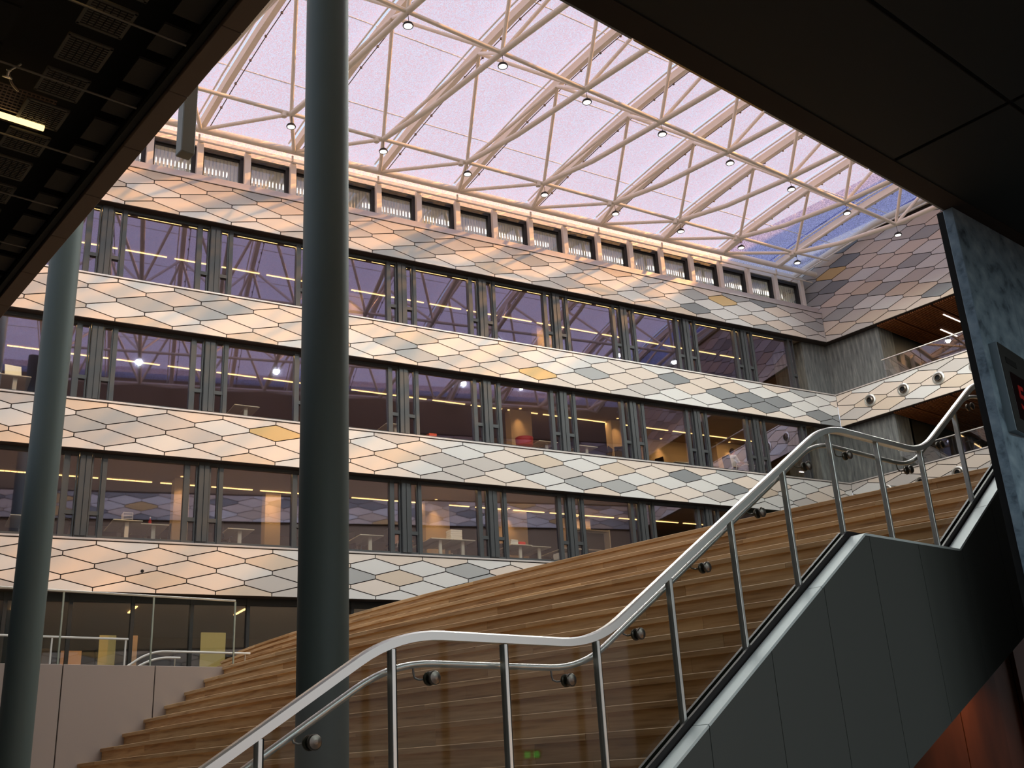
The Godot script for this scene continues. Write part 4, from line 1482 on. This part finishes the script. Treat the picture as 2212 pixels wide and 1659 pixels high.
func desk(at: Vector3, label: String, w := 0.78) -> void:
	var d := thing("desk", label, "desk", at, fb, "white office desks behind the facade windows")
	put("top", bx(Vector3(0, 0.735, -0.4), Vector3(w, 0.03, 1.5), Basis.IDENTITY, 0.006), M.desk, d)
	put("leg", bx(Vector3(0, 0.37, 0.18), Vector3(0.11, 0.7, 0.07), Basis.IDENTITY, 0.008), M.desk, d)
	put("leg", bx(Vector3(0, 0.37, -0.98), Vector3(0.11, 0.7, 0.07), Basis.IDENTITY, 0.008), M.desk, d)
	put("foot", bx(Vector3(0, 0.02, 0.18), Vector3(w * 0.85, 0.04, 0.08), Basis.IDENTITY, 0.008), M.desk, d)
	put("beam", bx(Vector3(0, 0.68, -0.4), Vector3(0.12, 0.05, 1.2)), M.desk, d)

func offices() -> void:
	var fl_y := [TOPS[0], TOPS[1], TOPS[2], TOPS[3]]
	var nm := ["top", "middle", "lowest"]
	for i in 4:
		var y: float = TOPS[i]
		solid("floor", bx(Vector3(14.7, y - 0.25, -4.95), Vector3(36, 0.46, 8.9)), M.office_floor, "%s office floor slab behind the facade" % ["highest", "second highest", "third highest", "lowest"][i], "floor", fp(0, 0, FN), fb)
		solid("ceiling", bx(Vector3(14.7, BOTS[i] + 0.30, -4.95), Vector3(36, 0.5, 8.9)), M.office_ceiling, "ceiling under the %s office floor slab" % ["highest", "second highest", "third highest", "lowest"][i], "ceiling", fp(0, 0, FN), fb)
	solid("ceiling", bx(Vector3(14.7, 19.4, -5.2), Vector3(36, 0.3, 8.4)), M.white, "roof slab over the offices with the high windows", "ceiling", fp(0, 0, FN), fb)
	solid("wall_office_back", bx(Vector3(14.7, 9.7, -9.3), Vector3(36, 15.8, 0.2)), M.office_wall, "back wall of the offices", "wall", fp(0, 0, FN), fb)
	for u in [-3.3, 32.9]:
		solid("wall_office_end", bx(Vector3(u, 10.8, -5.0), Vector3(0.2, 18, 8.6)), M.office_wall, "%s end wall of the offices" % ("left" if u < 0.0 else "right"), "wall", fp(0, 0, FN), fb)
	# linear lights: two rows under each ceiling
	for f in 3:
		var y: float = BOTS[f] + 0.03
		for row in 2:
			for i in 20:
				var u := 0.66 + 1.53 * i - 0.02 * i * (1 if row == 0 else 0)
				var n := FN - 0.63 if row == 0 else FN - 2.95
				var m := MB.new()
				for k in 8:
					m.box(Vector3(-0.565 + 0.162 * k, 0, 0), Vector3(0.150, 0.025, 0.05))
				var li := one("linear_light", m, M.lamp_warm, "%s warm linear light from left in the %s row of the %s office ceiling" % [ordinal(i), ["front", "second"][row], nm[f]], "light", fp(u, y, n), fb, "linear ceiling lights in the offices")
				if i % 4 == 1:
					var al := AreaLight3D.new()
					al.name = "light"
					al.area_size = Vector2(4.0, 0.08)
					al.light_color = Color(1.0, 0.80, 0.55)
					al.light_energy = OFFICE_ENERGY
					al.rotation = Vector3(-PI / 2, 0, 0)
					al.position = Vector3(0.75, -0.03, 0)
					al.shadow_enabled = true
					li.add_child(al)
	# partition walls and lit cores behind the glass
	for q in [[2, 15.2, 0.9, 31.6], [2, 18.3, 1.3, 32.0], [2, 6.65, 0.45, 31.3], [2, 9.7, 0.5, 32.2], [2, 21.4, 1.1, 32.4], [1, 18.9, 0.9, 31.9], [1, 26.6, 2.6, 33.2], [1, 29.6, 1.6, 32.6], [1, 23.0, 0.5, 31.6], [0, 12.5, 0.6, 32.2], [0, 20.5, 0.8, 32.3]]:
		var y: float = TOPS[q[0] + 1]
		var h: float = BOTS[q[0]] + 0.05 - y
		solid("wall_partition", bx(Vector3(0, h / 2, 0), Vector3(q[2], h, 0.4)), M.partition, "beige core wall piece in the %s office strip" % nm[q[0]], "wall", fp(q[1], y, -q[3]), fb)
		var s := thing("downlight", "small downlight over the beige wall %.0f metres along the %s office strip" % [q[1], nm[q[0]]], "light", fp(q[1] - q[2] * 0.15, BOTS[q[0]] + 0.03, -q[3] + 0.42), fb, "office downlights")
		var ring := MB.new()
		ring.lathe([Vector2(0.0, 0.0), Vector2(0.05, 0.0)], Vector3.ZERO, Basis.IDENTITY, 12)
		for i in ring.n.size():
			ring.n[i] = Vector3.DOWN
		put("diffuser", ring, M.lamp_warm, s)
		var sl := SpotLight3D.new()
		sl.name = "light"
		sl.light_color = Color(1.0, 0.78, 0.52)
		sl.light_energy = 1.4
		sl.spot_angle = 36.0
		sl.light_size = 0.05
		sl.rotation = Vector3(-PI / 2, 0, 0)
		sl.position = Vector3(0, -0.03, 0)
		sl.shadow_enabled = true
		s.add_child(sl)
	# added ceiling lights that stand in for daylight behind the high blinds
	for i in 8:
		var li := one("linear_light", bx(Vector3.ZERO, Vector3(3.6, 0.03, 0.2)), M.lamp_face, "%s added ceiling light from left behind the high windows, in place of daylight" % ordinal(i), "light", fp(1.5 + 4.2 * i, 19.2, FN - 2.0), fb, "added ceiling lights behind the high windows")
		var ar := AreaLight3D.new()
		ar.name = "light"
		ar.area_size = Vector2(3.6, 0.2)
		ar.light_color = Color(0.95, 1.0, 0.98)
		ar.light_energy = 5.0
		ar.rotation = Vector3(-PI / 2 + 0.5, 0, 0)
		ar.position = Vector3(0, -0.06, 0)
		ar.shadow_enabled = true
		li.add_child(ar)
	# desks, chairs and the things on them
	var d3: float = TOPS[3]
	var d2: float = TOPS[2]
	for q in [[4.95, 30.05, "desk with the paper tray, third bay of the lowest office strip"], [5.72, 30.35, "desk with the red bottle in the lowest office strip"], [8.15, 30.3, "desk left of the far column in the lowest office strip"], [12.15, 30.1, "desk just right of the near column in the lowest office strip"], [14.5, 30.0, "desk left of the box stack in the lowest office strip"], [15.3, 30.0, "desk carrying the stack of white boxes"], [17.55, 30.2, "desk carrying the red folder in the lowest office strip"], [18.35, 30.3, "desk behind the red folder, near the black chair"], [19.6, 30.3, "last desk above the wooden stair in the lowest office strip"], [2.4, 30.2, "desk at the left edge of the lowest office strip"], [1.75, -1, ""]]:
		if q[1] > 0:
			desk(fp(q[0], d3, -q[1]), "white " + q[2])
	for q in [[1.75, 30.0, "desk with the tilted screen at the left edge of the middle strip"], [19.0, 30.4, "desk beside the red chair in the middle strip"], [20.7, 30.4, "desk under the mirrored clad panels in the middle strip"], [25.5, 31.0, "desk beside the dark chair at the right of the middle strip"], [28.5, 30.4, "desk with the laptop in the middle strip"], [30.0, 30.6, "last desk on the right of the middle strip"], [13.2, 30.4, "desk left of the orange box in the middle strip"], [8.2, 30.3, "desk between the columns in the middle strip"]]:
		desk(fp(q[0], d2, -q[1]), "white " + q[2])
	for q in [[d3, 7.4, 30.3, 0.6, "turned black chair beside the desk left of the far column"], [d3, 5.9, 31.0, 2.4, "black chair behind the red bottle"], [d3, 11.7, 30.6, 0.4, "black chair right of the near column"], [d3, 15.5, 30.9, 1.9, "black chair behind the stack of white boxes"], [d3, 17.2, 31.0, 0.9, "black chair with raised back behind the red folder"], [d3, 19.0, 30.3, 2.9, "black chair between the last two desks"], [d3, 20.3, 30.6, 1.2, "black chair by the white shelf"], [d3, 2.9, 31.0, 2.0, "black chair at the left edge of the lowest strip"], [d2, 24.7, 30.9, 0.2, "dark chair at the right of the middle strip"], [d2, 22.2, 30.3, 1.0, "steel armed chair in the middle strip"], [d2, 21.6, 30.5, 2.2, "steel armed chair beside the middle strip desk"], [d2, 2.3, 30.9, 1.5, "black chair behind the tilted screen"]]:
		chair(fp(q[1] + 0.45, q[0], -q[2] - 0.55), q[3], q[4])
	var rc := thing("lounge_chair", "red shell chair in the middle office strip", "chair", fp(18.15, d2, -30.3), fb * Basis(Vector3.UP, -0.8))
	var sh := MB.new()
	sh.lathe([Vector2(0.0, 0.42), Vector2(0.22, 0.44), Vector2(0.30, 0.55), Vector2(0.32, 0.85), Vector2(0.29, 0.86), Vector2(0.27, 0.58), Vector2(0.2, 0.49), Vector2(0, 0.47)], Vector3.ZERO, Basis.IDENTITY, 18)
	put("shell", sh, M.red, rc)
	var lg := MB.new()
	for a in 4:
		lg.tube([Vector3(0, 0.43, 0), Vector3(cos(a * PI / 2 + 0.8) * 0.24, 0.01, sin(a * PI / 2 + 0.8) * 0.24)], 0.014, 6)
	put("legs", lg, M.inox, rc)
	for i in 5:
		one("box", bx(Vector3(0, 0.035, 0), Vector3(0.42 - 0.01 * (i % 2), 0.068, 0.34), Basis(Vector3.UP, 0.04 * sin(i * 2.1)), 0.008), M.paper, "flat white box, %s of the stack on the desk" % ["lowest", "second", "middle", "fourth", "topmost"][i], "box", fp(15.1, d3 + 0.752 + 0.07 * i, -30.0), fb, "white boxes stacked on the desk")
	for i in 3:
		one("paper_stack", bx(Vector3(0, 0.03, 0), Vector3(0.30, 0.058, 0.24), Basis(Vector3.UP, 0.1 * i), 0.006), M.paper, "white paper stack, %s one beside the red folder" % ["lowest", "middle", "upper"][i], "paper", fp(17.32, d3 + 0.752 + 0.06 * i, -30.1), fb)
	one("folder", bx(Vector3(0, 0.07, 0), Vector3(0.26, 0.14, 0.2), Basis.IDENTITY, 0.02), std(Color(0.92, 0.20, 0.10), 0.5), "bright red folder on the desk in the lowest office strip", "folder", fp(17.68, d3 + 0.752, -30.15), fb)
	var bt := MB.new()
	bt.lathe([Vector2(0, 0), Vector2(0.04, 0), Vector2(0.042, 0.16), Vector2(0.02, 0.2), Vector2(0.018, 0.24), Vector2(0, 0.24)], Vector3.ZERO, Basis.IDENTITY, 14)
	var bo := one("bottle", bt, M.red, "red bottle with white cap standing on the office desk", "bottle", fp(5.66, d3 + 0.752, -30.4), fb)
	put("cap", bx(Vector3(0, 0.26, 0), Vector3(0.04, 0.05, 0.04), Basis.IDENTITY, 0.01), M.white, bo)
	var tr := thing("paper_tray", "white five tier paper tray on the office desk", "tray", fp(5.05, d3 + 0.752, -30.5), fb)
	for i in 5:
		put("shelf", bx(Vector3(0, 0.02 + 0.085 * i, 0), Vector3(0.26, 0.012, 0.3)), M.white, tr)
	for s in [-1.0, 1.0]:
		put("side", bx(Vector3(0.128 * s, 0.18, 0), Vector3(0.012, 0.36, 0.3)), M.white, tr)
	var mo := thing("monitor", "tilted pale screen on the desk at the left edge", "monitor", fp(1.7, d2 + 0.752, -30.2), fb * Basis(Vector3.UP, 0.5))
	put("screen", bx(Vector3(0, 0.30, 0), Vector3(0.5, 0.32, 0.02), Basis(Vector3(0, 0, 1), 0.12), 0.006), glow(Color(0.95, 0.9, 0.75), 0.5), mo)
	put("stand", bx(Vector3(0, 0.08, 0), Vector3(0.05, 0.16, 0.04)), M.white, mo)
	put("foot", bx(Vector3(0, 0.008, 0), Vector3(0.22, 0.015, 0.16)), M.white, mo)
	var cup := MB.new()
	cup.lathe([Vector2(0, 0), Vector2(0.035, 0), Vector2(0.035, 0.14), Vector2(0, 0.14)], Vector3.ZERO, Basis.IDENTITY, 12)
	one("cup", cup, M.white, "white beaker on the desk beside the tilted screen", "cup", fp(1.35, d2 + 0.752, -30.0), fb)
	one("storage_box", bx(Vector3(0, 0.16, 0), Vector3(0.28, 0.32, 0.24), Basis.IDENTITY, 0.01), M.orange, "orange box standing behind the glass of the middle strip", "box", fp(14.15, d2, -29.5), fb)
	var lp := thing("laptop", "open laptop on the desk in front of the seated person", "laptop", fp(28.3, d2 + 0.752, -30.3), fb)
	put("keyboard", bx(Vector3(0, 0.01, 0), Vector3(0.24, 0.018, 0.33), Basis.IDENTITY, 0.004), M.frame, lp)
	put("screen", bx(Vector3(0.14, 0.12, 0), Vector3(0.012, 0.22, 0.33), Basis(Vector3(0, 0, 1), -0.3), 0.004), M.frame, lp)
	person(fp(27.62, d2, -30.3), fb, "person with short dark hair in a white shirt, seated at a laptop", "seated", M.shirt, M.hair)
	chair(fp(27.6, d2, -30.3), 0.0, "chair under the person in the white shirt")
	person(fp(13.15, d3, -30.25), fb, "person with reddish hair leaning over a desk, seated", "bent", M.skin, M.hair_red)
	chair(fp(13.1, d3, -30.25), 0.0, "chair under the person with reddish hair")
	var sf := thing("shelf_unit", "white open shelf unit above the wooden stair edge", "shelf", fp(20.6, d3, -31.4), fb)
	for s in [0.0, 1.5]:
		put("side", bx(Vector3(s, 0.9, 0), Vector3(0.05, 1.8, 0.35)), M.white, sf)
	for i in 3:
		put("board", bx(Vector3(0.75, 0.3 + 0.73 * i, 0), Vector3(1.5, 0.04, 0.35)), M.white, sf)
	put("back", bx(Vector3(0.75, 0.9, -0.18), Vector3(1.5, 1.8, 0.02)), M.frame, sf)
	for i in 2:
		one("crate", bx(Vector3(0, 0.12, 0), Vector3(0.5, 0.22, 0.36), Basis.IDENTITY, 0.012), M.paper, "pale crate, %s of the pile by the narrow window" % ["lower", "upper"][i], "crate", fp(19.0, d3 + 0.24 * i, -29.7), fb, "pale crates by the narrow window")

const OFFICE_ENERGY := 2.0

# ------------------------------------------------------------------ on the landing above the grey wall
func landing_things() -> void:
	var g := thing("glass_guard", "tall frameless glass guard on top of the grey panel wall", "railing", Vector3(0, L1, -19.68))
	for i in 6:
		var x0 := -0.56 + 1.66 * i
		var q := MB.new()
		q.poly([Vector3(x0 + 0.012, 0, 0), Vector3(x0 + 1.648, 0, 0), Vector3(x0 + 1.648, 1.28, 0), Vector3(x0 + 0.012, 1.28, 0)], Vector3(0, 0, 1))
		put("pane", q, M.guard_glass, g)
		put("joint_strip", bx(Vector3(x0 + 1.66, 0.64, 0), Vector3(0.028, 1.28, 0.03)), M.edge, g)
	put("top_rail", bx(Vector3(4.4, 1.295, 0), Vector3(10.0, 0.035, 0.05), Basis.IDENTITY, 0.006), M.inox, g)
	var r := thing("glass_guard", "low glass guard with white rail behind the tall one, left of the curved handrails", "railing", Vector3(0, L1, -22.5))
	put("top_rail", bx(Vector3(4.2, 0.86, 0), Vector3(8.3, 0.04, 0.05), Basis.IDENTITY, 0.008), M.white, r)
	for i in 5:
		var x := 8.3 - 1.5 * i
		put("post", bx(Vector3(x, 0.43, 0), Vector3(0.03, 0.86, 0.03)), M.white, r)
		var q := MB.new()
		q.poly([Vector3(x - 1.48, 0, 0), Vector3(x - 0.02, 0, 0), Vector3(x - 0.02, 0.84, 0), Vector3(x - 1.48, 0.84, 0)], Vector3(0, 0, 1))
		put("pane", q, M.guard_glass, r)
	for q in [[0.0, "longer", 2.3], [0.42, "shorter", 0.75]]:
		var m := MB.new()
		var z: float = -0.5 * q[0]
		m.tube(bend([Vector3(-1.3, -0.55 - 0.1 * q[0], z), Vector3(0.45 + q[0] * 0.4, 0.63 - 0.25 * q[0], z), Vector3(0.45 + q[2], 0.63 - 0.25 * q[0], z)], 0.35), 0.024, 10)
		var t := thing("handrail", "white curved handrail on the landing, the %s one" % q[1], "handrail", Vector3(8.4, L1, -22.5))
		put("tube", m, M.white, t)
		put("support", bx(Vector3(0.45 + q[2] - 0.12, 0.30 - 0.12 * q[0], z), Vector3(0.02, 0.62 - 0.25 * q[0], 0.02)), M.inox, t)
	for q in [[7.0, 0.68, 1.05, M.board, "pale yellow board leaning behind the ground floor glass, right of the handrails"], [5.14, 0.22, 0.95, M.board_tan, "narrow tan board behind the ground floor glass"], [4.4, 0.42, 0.95, M.board, "pale yellow board behind the glass, left of the tan one"], [3.5, 0.5, 0.55, M.board_tan, "low tan box unit behind the ground floor glass"]]:
		var t := thing("board", q[4], "board", fp(q[0] + q[1] / 2, L1, FN - 0.62), fb)
		put("panel", bx(Vector3(0, q[2] * 0.5 + 0.6, 0), Vector3(q[1], q[2] + 0.3, 0.04), Basis.IDENTITY, 0.006), q[3], t)
		put("foot", bx(Vector3(0, 0.23, -0.05), Vector3(q[1] * 0.8, 0.46, 0.1)), M.frame_dark, t)
	# back of the landing rooms and a few things in them
	for i in 6:
		one("cabinet", bx(Vector3(0, 0.9, 0), Vector3(1.0, 1.8, 0.4), Basis.IDENTITY, 0.01), [M.frame, M.office_wall, M.frame_dark][i % 3], "%s dark cabinet from left deep behind the ground floor glass" % ordinal(i), "cabinet", fp(1.0 + 2.2 * i, L1, FN - 4.5), fb)
	for i in 4:
		var li := one("linear_light", bx(Vector3.ZERO, Vector3(0.06, 0.03, 1.2)), M.lamp_warm, "%s short light strip from left deep in the ground floor room" % ordinal(i), "light", fp(2.5 + 3.1 * i, BOTS[3] + 0.03, FN - 3.0), fb)
		var al := AreaLight3D.new()
		al.name = "light"
		al.area_size = Vector2(0.06, 1.2)
		al.light_color = Color(1.0, 0.85, 0.65)
		al.light_energy = 0.5
		al.rotation = Vector3(-PI / 2, 0, 0)
		al.position = Vector3(0, -0.03, 0)
		al.shadow_enabled = true
		li.add_child(al)
	# lower gallery: a person by the guard, bicycles reduced to what shows of them: dark frames and wheels
	person(Vector3(38.6, 10.1, -15.6), Basis(Vector3.UP, 2.6), "standing person in dark clothes behind the lower gallery glass", "standing", M.cloth_dark, M.hair)
	for i in 3:
		var t := thing("gym_bike", "%s dark exercise bike from left behind the lower gallery glass" % ordinal(i), "bike", Vector3(39.4, 10.1, -18.3 + 1.0 * i), Basis(Vector3.UP, 0.4 * i))
		var fm := MB.new()
		fm.tube([Vector3(-0.4, 0.05, 0), Vector3(0.0, 0.5, 0), Vector3(0.3, 0.95, 0)], 0.04, 8)
		fm.tube([Vector3(0.4, 0.05, 0), Vector3(0.0, 0.5, 0), Vector3(-0.2, 0.9, 0)], 0.04, 8)
		put("frame", fm, M.cloth_dark, t)
		var wh := MB.new()
		wh.lathe([Vector2(0.0, -0.04), Vector2(0.24, -0.04), Vector2(0.26, 0.0), Vector2(0.24, 0.04), Vector2(0, 0.04)], Vector3(0.35, 0.36, 0), Basis(Vector3.RIGHT, Vector3(0, 0, 1), Vector3(0, -1, 0)), 20)
		put("flywheel", wh, M.frame_dark, t)
		put("saddle", bx(Vector3(-0.22, 0.93, 0), Vector3(0.26, 0.07, 0.16), Basis.IDENTITY, 0.03), M.cloth_dark, t)
		put("handlebar", bx(Vector3(0.32, 1.02, 0), Vector3(0.08, 0.05, 0.5), Basis.IDENTITY, 0.02), M.cloth_dark, t)

# ------------------------------------------------------------------ lit signs
func signs() -> void:
	var al := deg_to_rad(6.6)
	var b := Basis(Vector3(cos(al), 0, -sin(al)), Vector3.UP, Vector3(sin(al), 0, cos(al)))
	var s := thing("display_sign", "dark display box with a red numeral on the stone wall", "sign", Vector3(9.31, 2.62, -3.895), b)
	put("box", bx(Vector3(0.42, 0.42, -0.045), Vector3(0.84, 0.86, 0.09), Basis.IDENTITY, 0.004), std(Color(0.42, 0.48, 0.52), 0.5), s)
	put("front", bx(Vector3(0.425, 0.42, 0.003), Vector3(0.828, 0.85, 0.006)), M.soffit, s)
	put("label_slot", bx(Vector3(0.27, 0.70, 0.008), Vector3(0.28, 0.06, 0.004)), M.void_black, s)
	put("display", bx(Vector3(0.45, 0.36, 0.008), Vector3(0.62, 0.46, 0.004), Basis.IDENTITY, 0.001), std(Color(0.10, 0.02, 0.02), 0.3), s)
	var tm := TextMesh.new()
	tm.text = "5"
	var fnt := SystemFont.new()
	fnt.font_names = PackedStringArray(["Droid Sans"])
	fnt.font_weight = 700
	tm.font = fnt
	tm.font_size = 64
	tm.pixel_size = 0.0052
	tm.depth = 0.003
	var d := MeshInstance3D.new()
	d.name = "numeral"
	d.mesh = tm
	d.material_override = glow(Color(0.55, 0.08, 0.07), 0.10)
	d.position = Vector3(0.36, 0.36, 0.012)
	s.add_child(d)
	# unseen green exit marker, placed so that it shows mirrored in the stair glass
	var g := thing("unseen_exit_marker", "small unseen green lit exit marker behind the viewer, placed to mirror in the stair glass", "sign", Vector3(11.11, 0.21, 3.0))
	put("case", bx(Vector3.ZERO, Vector3(0.40, 0.14, 0.05), Basis.IDENTITY, 0.005), M.frame, g)
	for k in 2:
		put("pictogram", bx(Vector3(-0.09 + 0.18 * k, 0, -0.028), Vector3(0.11, 0.09, 0.006)), glow(Color(0.15, 1.0, 0.35), 5.0), g)
	put("stem", bx(Vector3(0, -0.95, 0.03), Vector3(0.05, 1.78, 0.05)), M.frame, g)
